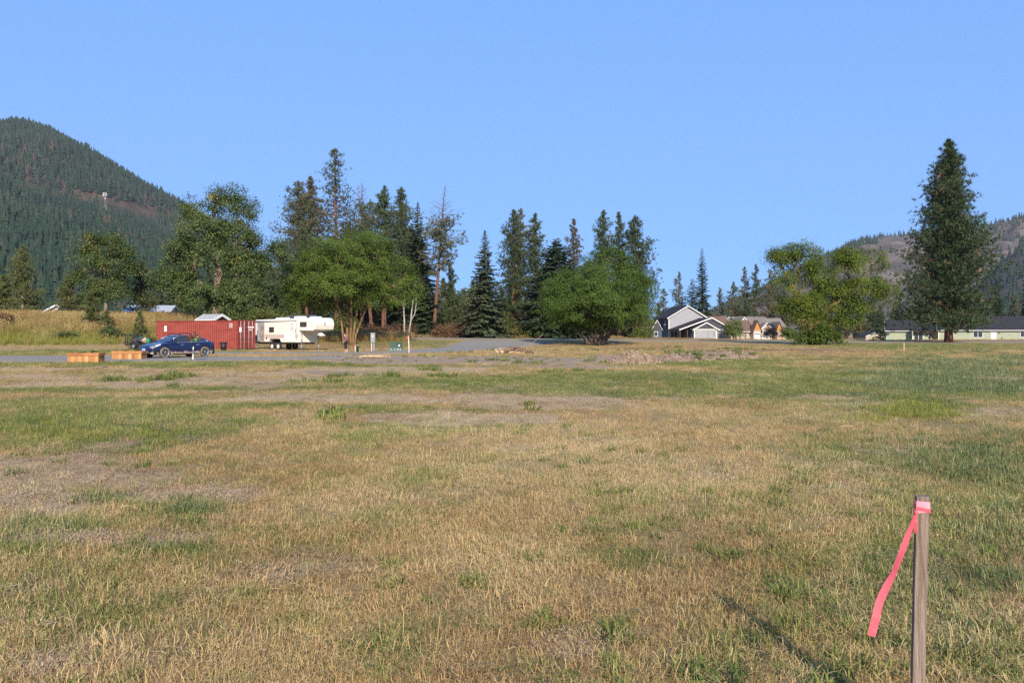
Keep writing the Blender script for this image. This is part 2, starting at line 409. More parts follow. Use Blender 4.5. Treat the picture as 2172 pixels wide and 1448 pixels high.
V_L = hill('mountain', SIL_L, 520, 2500, -2600, 800, 260, 110, .42, 3, hill_m)
V_R = hill('mountain', SIL_R, 1300, 3100, 1330, 3800, 220, 100, .5, 8, brown_m)
V_N = hill('mountain', SIL_N, 800, 1900, 1900, 3300, 120, 70, .3, 14, brown_m)

# ------------------------------------------------------------------ scatter (geometry nodes; grass and far woods only)
def scatter(name, P, scale, variant, tint, protos, tilt=.0, seed=1, zscale=None):
    n = len(P); me = bpy.data.meshes.new(name); me.vertices.add(n); me.vertices.foreach_set('co', np.asarray(P, np.float32).ravel())
    r_ = np.random.default_rng(seed)
    rot = np.c_[r_.normal(0, 1, (n, 2))*tilt, r_.random(n)*6.283].astype(np.float32)
    sc = np.repeat(np.asarray(scale, np.float32)[:, None], 3, 1)
    if zscale is not None: sc[:, 2] *= zscale
    a = me.attributes.new('rot', 'FLOAT_VECTOR', 'POINT'); a.data.foreach_set('vector', rot.ravel())
    a = me.attributes.new('scl', 'FLOAT_VECTOR', 'POINT'); a.data.foreach_set('vector', sc.ravel())
    a = me.attributes.new('variant', 'INT', 'POINT'); a.data.foreach_set('value', np.asarray(variant, np.int32))
    a = me.attributes.new('itint', 'FLOAT', 'POINT'); a.data.foreach_set('value', np.asarray(tint, np.float32))
    col = bpy.data.collections.new(name + '_kinds')
    for i, p in enumerate(protos):
        p.name = '%s_kind_%02d' % (name, i); col.objects.link(p)
    ng = bpy.data.node_groups.new(name, 'GeometryNodeTree')
    ng.interface.new_socket('Geometry', in_out='INPUT', socket_type='NodeSocketGeometry')
    ng.interface.new_socket('Geometry', in_out='OUTPUT', socket_type='NodeSocketGeometry')
    N, L = ng.nodes, ng.links
    gi = N.new('NodeGroupInput'); go = N.new('NodeGroupOutput')
    ci = N.new('GeometryNodeCollectionInfo'); ci.inputs[0].default_value = col; ci.inputs[1].default_value = True; ci.inputs[2].default_value = True
    ip = N.new('GeometryNodeInstanceOnPoints'); ip.inputs['Pick Instance'].default_value = True
    def na(nm, t):
        x = N.new('GeometryNodeInputNamedAttribute'); x.data_type = t; x.inputs[0].default_value = nm; return x.outputs[0]
    L.new(gi.outputs[0], ip.inputs['Points']); L.new(ci.outputs[0], ip.inputs['Instance'])
    L.new(na('variant', 'INT'), ip.inputs['Instance Index'])
    L.new(na('rot', 'FLOAT_VECTOR'), ip.inputs['Rotation']); L.new(na('scl', 'FLOAT_VECTOR'), ip.inputs['Scale'])
    L.new(ip.outputs[0], go.inputs[0])
    o = bpy.data.objects.new(name, me); C.objects.link(o)
    md = o.modifiers.new('scatter', 'NODES'); md.node_group = ng
    return o

def blademat(name, stops, trans=.25, rough=.75, inst=1.0):
    """blade colour from its own tint plus the tuft's tint"""
    m, nt, N, L, P = nodes(name)
    a = N.new('ShaderNodeAttribute'); a.attribute_name = 'tint'
    b = N.new('ShaderNodeAttribute'); b.attribute_type = 'INSTANCER'; b.attribute_name = 'itint'
    mm = N.new('ShaderNodeMath'); mm.operation = 'MULTIPLY_ADD'; mm.inputs[1].default_value = inst; L.new(b.outputs['Fac'], mm.inputs[0]); L.new(a.outputs['Fac'], mm.inputs[2])
    r = N.new('ShaderNodeValToRGB'); e = r.color_ramp.elements
    e[0].position = stops[0][0]; e[0].color = rgba(stops[0][1]); e[1].position = stops[-1][0]; e[1].color = rgba(stops[-1][1])
    for p_, c_ in stops[1:-1]: x = e.new(p_); x.color = rgba(c_)
    L.new(mm.outputs[0], r.inputs[0]); L.new(r.outputs[0], P.inputs['Base Color'])
    P.inputs['Roughness'].default_value = rough; P.inputs['Specular IOR Level'].default_value = .15
    t = N.new('ShaderNodeBsdfTranslucent'); L.new(r.outputs[0], t.inputs[0])
    mx = N.new('ShaderNodeMixShader'); mx.inputs[0].default_value = trans
    L.new(P.outputs[0], mx.inputs[1]); L.new(t.outputs[0], mx.inputs[2]); L.new(mx.outputs[0], N['Material Output'].inputs[0])
    return m

def tuft(seed, n, rad, h0, h1, w, lean, m, flat=0.0, seedheads=0.0):
    """one small tuft of bent grass blades"""
    r_ = np.random.default_rng(seed); V = []; T = []; tri = []; quad = []
    for i in range(n):
        a = r_.random()*6.283; q = rad*math.sqrt(r_.random()); bx, by = q*math.cos(a), q*math.sin(a)
        d = r_.random()*6.283 if r_.random() < .6 else a + r_.normal(0, .6)
        h = h0+(h1-h0)*r_.random()**1.3; ln = abs(r_.normal(lean, lean*.5)); fl = r_.random() < flat
        ux, uy = math.cos(d), math.sin(d); sx, sy = -uy*w*.5*(.7+.6*r_.random()), ux*w*.5
        t = r_.random(); b = len(V)
        if fl:
            zz = .01+.03*r_.random(); pts = [(0, zz), (h*.6, zz+.02*r_.random()), (h*1.1, zz*.7)]
        else:
            pts = [(0, -.01), (h*ln*.35, h*.6), (h*ln*1.05, h*(1-.25*ln))]
        for k, (o, z) in enumerate(pts):
            ww = (1, .8, 0)[k]
            if k < 2:
                V += [(bx+ux*o-sx*ww, by+uy*o-sy*ww, z), (bx+ux*o+sx*ww, by+uy*o+sy*ww, z)]; T += [t, t]
            else:
                V.append((bx+ux*o, by+uy*o, z)); T.append(t)
        quad.append((b, b+1, b+3, b+2)); tri.append((b+2, b+3, b+4))
        if r_.random() < seedheads:
            bb = len(V); o, z = pts[-1]; p = np.array((bx+ux*o, by+uy*o, z))
            V += [tuple(p+(-w*1.6, 0, -.02)), tuple(p+(w*1.6, 0, -.02)), tuple(p+(ux*.02, uy*.02, .10+.05*r_.random()))]; T += [.75]*3
            tri.append((bb, bb+1, bb+2))
    me = np_mesh('tuft', np.array(V), [np.array(quad), np.array(tri)], tint=np.array(T)*.5)
    me.materials.append(m); return bpy.data.objects.new('tuft', me)

dry_m = blademat('dry_straw_blades', [(0,(.155,.080,.032)),(.22,(.34,.20,.080)),(.5,(.54,.365,.160)),(.8,(.63,.465,.225)),(1,(.64,.51,.30))])
green_m = blademat('green_blades', [(0,(.065,.10,.025)),(.35,(.14,.18,.045)),(.65,(.26,.27,.075)),(1,(.50,.41,.18))])
lush_m = blademat('blue_green_blades', [(0,(.065,.09,.038)),(.35,(.125,.16,.065)),(.7,(.23,.25,.11)),(1,(.40,.36,.17))])
yel_m = blademat('yellow_green_blades', [(0,(.11,.125,.02)),(.5,(.22,.23,.04)),(1,(.40,.35,.11))])
tall_m = blademat('tall_golden_blades', [(0,(.15,.085,.032)),(.35,(.26,.165,.062)),(.7,(.37,.265,.11)),(1,(.46,.36,.19))])

litter_m = blademat('pinkish_dead_litter', [(0,(.17,.10,.058)),(.35,(.36,.24,.145)),(.7,(.52,.385,.245)),(1,(.62,.50,.36))], trans=.1)
kinds = []
for s in range(3): kinds.append(tuft(100+s, 40, .15, .012, .075, .0030, 1.0, dry_m, flat=.45))            # 0-2 dry
for s in range(3): kinds.append(tuft(110+s, 34, .15, .02, .090, .0036, 1.0, green_m, flat=.2))           # 3-5 green
for s in range(3): kinds.append(tuft(120+s, 24, .16, .03, .13, .0055, .9, lush_m, flat=.15))            # 6-8 long
for s in range(2): kinds.append(tuft(130+s, 34, .16, .02, .07, .0050, .3, litter_m, flat=1.0))             # 9-10 litter
for s in range(2): kinds.append(tuft(140+s, 28, .12, .04, .13, .0058, .55, yel_m, flat=.05))             # 11-12 yellow
for s in range(2): kinds.append(tuft(150+s, 7, .15, .08, .20, .0028, .5, dry_m, flat=.0))             # 13-14 thin long straw

def field_grass():
    pts = []
    for d0, d1, dens in ((3.2,5,430),(5,7,340),(7,10,240),(10,14,160),(14,20,105),(20,30,60),(30,45,34),(45,70,17),(70,118,7)):
        area = 1.45*(d1*d1-d0*d0)/2 + 2.4*(d1-d0)
        n = int(area*dens); d = np.sqrt(rng.random(n)*(d1*d1-d0*d0)+d0*d0)
        x = (rng.random(n)-.5)*(1.45*d+2.4); pts.append(np.c_[x, d])
    P = np.concatenate(pts); x, y = P[:, 0], P[:, 1]
    bare, green, lush, yel, dirt, brown = masks(x, y)
    z = terrain(x, y); pv = paved(x, y); onm = (x < -14)*(y > 66)*(z > .9)
    r = rng.random(len(x)); keep = (pv > .15) & ~(onm > 0)
    keep &= rng.random(len(x)) > .97*np.clip(dirt*1.6, 0, 1)
    keep &= rng.random(len(x)) > .75*brown
    nn = fbm(x*3.1, y*3.1, 3)
    v = np.zeros(len(x), int); r2 = rng.random(len(x)); r3 = rng.integers(0, 3, len(x))
    v = 0 + r3
    isg = r < (.06 + .85*green*(nn*.8+.55)); v = np.where(isg, 3+r3, v)
    v = np.where((r2 < .022) & (y < 16), 13 + r3 % 2, v)
    v = np.where(rng.random(len(x)) < lush*.55*(.5+nn), 6+r3, v)
    v = np.where(rng.random(len(x)) < yel*.65, 11+r3 % 2, v)
    rb = rng.random(len(x)); bb = np.clip(bare*1.15, 0, 1)
    v = np.where(rb < bb*.93, 9 + r3 % 2, v)
    litter = (v == 9) | (v == 10)
    keep &= ~(litter & (y > 40))
    keep &= ~(litter & (rng.random(len(x)) < .45))
    gap = fbm(x*1.7+33, y*1.1, 4); keep &= rng.random(len(x)) < np.clip(.55+1.6*(gap-.36), .22, 1)
    right = 0*sst(4.0, 8.0, x*8/np.maximum(y, 4))*(1-sst(12, 18, y))
    sc = (.62+.6*rng.random(len(x)))*(1+.35*lush*(v >= 6)*(v < 9))*(1+sst(15, 60, y)*.9)*(1+.35*right)
    sc = np.where(litter, .7+.4*rng.random(len(x)), sc)
    ti = np.clip(.25 + .55*(fbm(x*.8+20, y*.5, 3)-.5) + rng.normal(0, .12, len(x)), 0, .6)
    gold = blobs([(1300,960,700,90,1.0),(1700,900,300,40,.8),(1000,1020,500,60,.7)], x, y)
    ti = np.clip(ti+.13*gold, 0, .62)
    k = keep
    Q = np.c_[x, y, z-.005][k]
    zs = np.where(litter, 1, .8+.45*fbm(x*1.3, y*1.3, 2))[k]
    return tag(scatter('grass', Q, sc[k], v[k], ti[k], kinds, tilt=.16, seed=3, zscale=zs),
               'short dry and green grass covering the open field', 'grass', kind='stuff')
field_grass()

def tall_grass():
    tk = [tuft(200+s, 26, .22, .45, 1.0, .012, .3, tall_m, seedheads=.6) for s in range(3)] + [tuft(210+s, 26, .22, .35, .8, .014, .35, yel_m) for s in range(2)]
    n = 34000; x = rng.uniform(-85, -14, n); y = rng.uniform(68, 125, n); z = terrain(x, y)
    px, py = to_px(x, y, z)
    k = (z > .45) & (px > -180) & (paved(x, y) > .4)
    low = sst(735, 700, py); yl = (rng.random(n) < np.clip(1.2-(735-py)/52, .08, .95)*np.where(px < 330, 1, .4))
    v = np.where(yl, 3+rng.integers(0, 2, n), rng.integers(0, 3, n))
    # verge beyond the road and by the houses
    n2 = 16000; x2 = rng.uniform(-60, 115, n2); ry = road_y(x2); y2 = ry + 4.0 + rng.random(n2)**1.6*16; z2 = terrain(x2, y2)
    v2 = np.where(rng.random(n2) < .25, 3, rng.integers(0, 3, n2))
    gr = (x2 > 45)*(x2 < 75); v2 = np.where((rng.random(n2) < .75*gr), 4, v2)
    P = np.concatenate([np.c_[x, y, z][k], np.c_[x2, y2, z2]])
    s = np.concatenate([(.75+.5*rng.random(n))[k], (.30+.3*rng.random(n2))*np.where(x2 > 18, .8, 1.25)]); vv = np.concatenate([v[k], v2])
    t = np.clip(.22+.6*(fbm(P[:, 0]*.25, P[:, 1]*.25, 3)-.5)+rng.normal(0, .1, len(P)), 0, .6)
    tag(scatter('tall_grass', P, s, vv, t, tk, tilt=.1, seed=4), 'tall golden grass on the bank and along the road verge', 'grass', kind='stuff')
tall_grass()

def weeds():
    """bushy green weed clumps on the bare dirt and on the gravel heaps"""
    wk = [tuft(230+s, 60, .18, .08, .24, .016, .8, green_m) for s in range(3)]
    sp = [(1278,768,7),(1040,764,4),(1085,765,4),(1230,788,6),(1455,757,6),(1500,752,6),(1545,746,8),(1585,747,8),(1475,762,5),(1380,748,5),(1420,742,5),(1340,741,4),(960,748,3),(1035,743,4),(1180,743,4),(1230,742,5),(1270,744,4),(1310,744,4),(730,799,5),(820,797,4),(855,800,3),(935,800,5),(1570,757,5),(1620,760,4),(1525,765,5),(905,786,5),(1110,770,5),
          (232,808,9),(372,800,11),(335,808,9),(640,812,3),(690,812,3),(420,818,3),(975,818,4),(720,880,6),(1110,860,3),(1160,790,6),(1000,768,3),(1150,772,3),(870,757,2)]
    P = []; S = []
    for a, b, k in sp:
        g = gp(a, b)
        for _ in range(k):
            x = g.x+rng.normal(0, .42)*(g.y/42); y = g.y+rng.normal(0, .5); P.append((x, y, tz(x, y)-.01+(.26 if 1360 < a < 1610 and b < 769 else 0))); S.append(.7+.7*rng.random())
    n = 420; x = rng.uniform(-12, 24, n); y = rng.uniform(46, 74, n); k = (blobs(DIRT, x, y, .5, .7) > .3) & (paved(x, y) > .3) & (fbm(x*.3, y*.25, 3) > .47)
    for a, b in zip(x[k], y[k]): P.append((a, b, tz(a, b)-.01)); S.append(.3+.5*rng.random())
    for _ in range(190):
        y = 3.6+11*rng.random()**1.5; x = (rng.random()-.5)*1.3*y; x = x if rng.random() < .5 else abs(x)*.95
        P.append((x, y, tz(x, y)-.005)); S.append(.28+.3*rng.random())
    P = np.array(P); tag(scatter('weeds', P, np.array(S), rng.integers(0, 3, len(P)), rng.random(len(P))*.3, wk, tilt=.15, seed=9), 'small green weed clumps on the bare dirt and in the grass', 'weeds', kind='stuff')
weeds()

# ---- far woods on the slopes
def far_conifer(seed, m, w=.19, layers=6, sides=7, thin=1.0):
    r_ = np.random.default_rng(seed); V = []; Fq = []; T = []
    for l in range(layers):
        z0 = .10+.84*l/layers; z1 = min(1.0, z0+.30*(1-.35*l/layers)); rr = w*(1-l/layers)**.8*(.8+.4*r_.random())
        b = len(V); t = r_.random()*.4
        for k in range(sides):
            a = 6.283*(k+.5*r_.random())/sides; q = rr*(.55+.8*r_.random()); V.append((q*math.cos(a), q*math.sin(a), z0-.03*r_.random())); T.append(t+.2*r_.random())
        V.append((r_.normal(0, .006), r_.normal(0, .006), z1)); T.append(t+.3)
        for k in range(sides): Fq.append((b+k, b+(k+1) % sides, b+sides))
    me = np_mesh('far_conifer', np.array(V), np.array(Fq), tint=np.array(T)); me.materials.append(m)
    return bpy.data.objects.new('far_conifer', me)
far_m = blademat('far_conifer_needles', [(0,(.006,.017,.010)),(.5,(.014,.034,.019)),(.8,(.030,.052,.027)),(.93,(.065,.050,.034)),(1,(.085,.05,.036))], trans=.0)
def sample_surface(V, n, r_):
    na, nr, _ = V.shape; i = r_.random(n)*(na-1.001); j = r_.random(n)*(nr-1.001); a = i.astype(int); b = j.astype(int); fi = (i-a)[:, None]; fj = (j-b)[:, None]
    P = (V[a, b]*(1-fi)+V[a+1, b]*fi)*(1-fj)+(V[a, b+1]*(1-fi)+V[a+1, b+1]*fi)*fj
    return P, j/(nr-1)
def woods():
    fk = [far_conifer(300+s, far_m, w=.19+.03*s) for s in range(4)]
    r_ = np.random.default_rng(21)
    P, s = sample_surface(V_L, 360000, r_); px, py = to_px(P[:, 0], P[:, 1], P[:, 2])
    k = (px > -900) & (px < 790) & (r_.random(len(P)) < np.clip(.3+s*1.1, 0, 1)) & (s < .74)
    cl = np.exp(-(((px-225)/125)**2+((py-440-(px-225)*.22)/30)**2)**2) + .9*np.exp(-(((px-330)/70)**2+((py-450)/26)**2))
    k &= r_.random(len(P)) > cl*.93*(.75+.5*fbm(P[:, 0]/60, P[:, 1]/60, 2))
    k &= fbm(P[:, 0]/90+4, P[:, 1]/90, 3) > .24
    P = P[k]; px = px[k]; py = py[k]
    t = np.clip(.15+.35*(fbm(P[:, 0]/150, P[:, 1]/150, 3)-.3)+r_.normal(0, .09, len(P)), 0, .5)
    red = (fbm(P[:, 0]/170+60, P[:, 1]/170, 3) > .60) & (r_.random(len(P)) < .14); t = np.where(red, .62, t)
    h = 12+26*r_.random(len(P))**1.6
    tag(scatter('mountain_forest', P-np.array([0, 0, .5]), h, r_.integers(0, 4, len(P)), t, fk, tilt=.02, seed=6), 'dense dark conifer forest covering the left mountain', 'forest', kind='stuff')
    fk2 = [far_conifer(330+s, far_m, w=.18+.03*s) for s in range(3)]
    P, s = sample_surface(V_R, 60000, r_); px, py = to_px(P[:, 0], P[:, 1], P[:, 2])
    rid = np.exp(-((s*1.5-1.0)/.05)**2)*.8 + .75*sst(.50, .62, fbm(P[:, 0]/160+2, P[:, 1]/260, 4))*sst(.5, .62, s*1.5)*(1-sst(2050, 2100, px)*.8)+ .02
    k = (r_.random(len(P)) < rid*.8) & (px > 1500) & (px < 2700) & (s < .75)
    A = P[k]
    P, s = sample_surface(V_N, 16000, r_); px, py = to_px(P[:, 0], P[:, 1], P[:, 2])
    k = (r_.random(len(P)) < .12+.75*sst(.45, .6, fbm(P[:, 0]/70, P[:, 1]/90, 3))*(1-.6*s)) & (px < 2700)
    A = np.concatenate([A, P[k]])
    t = np.clip(.2+r_.normal(0, .1, len(A)), 0, .45)
    tag(scatter('mountain_forest', A, r_.uniform(13, 25, len(A)), r_.integers(0, 3, len(A)), t, fk2, tilt=.02, seed=7), 'scattered conifers on the bare brown mountain at right', 'forest', kind='stuff')
woods()
# ------------------------------------------------------------------ trees
def unit(v): return v/np.maximum(np.linalg.norm(v, axis=-1, keepdims=True), 1e-9)
def leaves(Cn, D, Nn, L, W, tint):
    """rhombic leaves: centre, long direction, normal, length, width"""
    D = unit(D); S = unit(np.cross(D, Nn)); n = len(Cn); L = np.asarray(L)[:, None]; W = np.asarray(W)[:, None]
    N2 = unit(np.cross(S, D))
    V = np.stack([Cn-D*L*.5, Cn+S*W*.5+N2*W*.18, Cn+D*L*.5, Cn-S*W*.5+N2*W*.18], 1).reshape(-1, 3)
    i = np.arange(n)*4
    return V, np.c_[i, i+1, i+2, i+3], np.repeat(tint, 4)
def needles(Cn, D, L, W, tint):
    n = len(Cn); D = unit(D); r = rng.normal(size=(n, 3)); S = unit(np.cross(D, r)); L = np.asarray(L)[:, None]; W = np.asarray(W)[:, None]
    V = np.stack([Cn-S*W*.5, Cn+S*W*.5, Cn+D*L], 1).reshape(-1, 3); i = np.arange(n)*3
    return V, np.c_[i, i+1, i+2], np.repeat(tint, 3)
def wob(p0, p1, k, amt, r_):
    p0 = np.array(p0, float); p1 = np.array(p1, float); t = np.linspace(0, 1, k)[:, None]
    P = p0+(p1-p0)*t; w = np.linalg.norm(p1-p0)*amt
    P[1:-1] += r_.normal(0, w, (k-2, 3)); return P

bark_grey = mat('grey_brown_bark', (.13,.095,.07), .95, (.25,.19,.14), scale=6, bump=.6, bscale=18, stretch=(1,1,.25), spec=.1)
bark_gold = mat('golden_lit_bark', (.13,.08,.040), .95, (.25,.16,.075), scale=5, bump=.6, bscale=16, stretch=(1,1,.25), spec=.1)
bark_dark = mat('dark_bark', (.055,.042,.034), .95, (.13,.10,.08), scale=6, bump=.5, bscale=18, stretch=(1,1,.25), spec=.1)
bark_pine = mat('orange_pine_bark', (.085,.045,.030), .95, (.18,.095,.06), scale=5, bump=.6, bscale=14, stretch=(1,1,.3), spec=.1)
bark_white = mat('bleached_dead_wood', (.25,.22,.19), .9, (.42,.385,.34), scale=7, stretch=(1,1,.3), spec=.1)
lf_maple = leafmat('maple_leaves', (.060,.098,.014), (.155,.215,.032), .4)
lf_maple2 = leafmat('bright_maple_leaves', (.060,.108,.016), (.150,.230,.036), .4)
lf_locust = leafmat('yellow_green_leaves', (.060,.100,.014), (.200,.250,.032), .4, cc=(.36,.20,.09))
lf_cotton = leafmat('cottonwood_leaves', (.048,.082,.024), (.150,.195,.058), .30, cc=(.36,.29,.05))
lf_shrub = leafmat('shrub_leaves', (.06,.085,.02), (.17,.19,.045), .3, cc=(.30,.25,.06))
lf_willow = leafmat('pale_willow_leaves', (.10,.14,.035), (.22,.26,.085), .35)
lf_plum = leafmat('dark_plum_leaves', (.03,.022,.024), (.065,.045,.045), .2)
lf_rust = leafmat('rusty_brush_leaves', (.10,.055,.03), (.24,.14,.07), .25, cc=(.30,.10,.05))
nd_pond = leafmat('ponderosa_needles', (.034,.058,.024), (.095,.120,.048), .12, .5)
nd_big = leafmat('deep_green_pine_needles', (.030,.056,.022), (.070,.100,.036), .12, .5, cc=(.26,.145,.075))
nd_olive = leafmat('olive_pine_needles', (.062,.078,.024), (.150,.160,.052), .15, .5)
nd_grey = leafmat('grey_green_pine_needles', (.060,.074,.040), (.155,.155,.085), .12, .55)
nd_fir = leafmat('fir_needles', (.028,.050,.024), (.080,.110,.050), .10, .5)
nd_spruce = leafmat('spruce_needles', (.055,.078,.040), (.150,.175,.092), .10, .5)
nd_brown = leafmat('browning_pine_needles', (.065,.06,.03), (.16,.125,.065), .12, .55)

def place(name, label, loc, crown, trunk, cm, tm, group=None, cat='tree', rz=0.0):
    e = empty(name, loc, rz, label, cat, group)
    if trunk is not None: obj('trunk', trunk, tm, e)
    if crown is not None: obj('crown', crown, cm, e)
    return e

def broadleaf(seed, lobes, stems, nclust, per, lsize, csize=.8, twigs=70, special=0.0, droop=.15, outer=.55, fill=.12, gap=.0, flat=.34):
    """lobes: (cx,cy,cz,rx,ry,rz); stems: list of polylines with radii; returns crown mesh, trunk mesh"""
    r_ = np.random.default_rng(seed); LB = np.array(lobes, float)
    ar = (LB[:, 3]*LB[:, 4]*LB[:, 5])**(2/3); pick = r_.choice(len(LB), nclust, p=ar/ar.sum())
    d = unit(r_.normal(size=(nclust, 3))); d[:, 2] = np.where(d[:, 2] < -.55, -d[:, 2]*.5, d[:, 2])
    rad = outer + (1.04-outer)*r_.random(nclust)**.55; inn = r_.random(nclust) < fill; rad = np.where(inn, r_.uniform(.15, .6, nclust), rad)
    B = LB[pick]; cc = B[:, :3]+d*B[:, 3:]*rad[:, None]
    keep_ = fbm(cc[:, 0]*.85+seed*3.1, cc[:, 2]*1.1+cc[:, 1]*.7, 2) > gap; cc, B = cc[keep_], B[keep_]; nclust = len(cc)
    # ragged outline: push clusters along a coarse noise
    cc += unit(cc-B[:, :3])*((fbm(cc[:, 0]*.5+seed, cc[:, 2]*.5+cc[:, 1]*.3, 3)-.5)*2.6*csize)[:, None]
    out = unit(cc-B[:, :3]+np.array([0, 0, .6]))
    cs = csize*r_.uniform(.55, 1.25, nclust)
    n = nclust*per; idx = np.repeat(np.arange(nclust), per)
    off = np.clip(r_.normal(size=(n, 3)), -1.9, 1.9)*np.array([.60, .60, flat])
    # tilt each flat spray so that it hangs outwards
    o = out[idx]; off[:, 2] -= droop*np.abs(off[:, 0]*o[:, 0]+off[:, 1]*o[:, 1])*1.2
    Cn = cc[idx]+off*cs[idx][:, None]
    nn = unit(o*.7+np.array([0, 0, .55])+r_.normal(size=(n, 3))*.55)
    D = np.cross(nn, r_.normal(size=(n, 3)))
    L = lsize*r_.uniform(.7, 1.4, n); tint = np.clip(np.repeat(r_.random(nclust), per)*.55+r_.random(n)*.32, 0, .88)
    if special > 0:
        sp = r_.random(nclust) < special; tint = np.where(sp[idx] & (r_.random(n) < .8), .98, tint)
        tint = np.where(r_.random(n) < special*.5, .98, tint)
    V, Fq, T = leaves(Cn, D, nn, L, L*.62, tint)
    crown = np_mesh('crown', V, Fq, tint=T)
    tb = MB()
    for st in stems: tb.tube([p[:3] for p in st], [p[3] for p in st], 8)
    tips = [np.array(s[-1][:3]) for s in stems]; rt = [s[-1][3] for s in stems]
    # limbs to every lobe, then branches out to the sprays
    limb_pts = []
    for b in LB:
        k = int(np.argmin([np.linalg.norm((b[:3]-t)*np.array([1, 1, .6])) for t in tips]))
        P = wob(tips[k], b[:3]+np.array([0, 0, -.1])*b[5], 6, .05, r_); rr = np.linspace(rt[k]*.95, max(.05, rt[k]*.35), 6)
        tb.tube(P, rr, 6, False); limb_pts += list(P[2:])
    limb_pts = np.array(limb_pts)
    for q in r_.choice(nclust, min(twigs, nclust), False):
        k = np.argmin(np.linalg.norm((limb_pts-cc[q])*np.array([1, 1, .8])+np.array([0, 0, 0]), axis=1))
        P = wob(limb_pts[k], cc[q], 5, .06, r_); tb.tube(P, np.linspace(.075, .02, 5), 4, False)
    me = tb.build('trunk', None); t = me.data; bpy.data.objects.remove(me)
    return crown, t

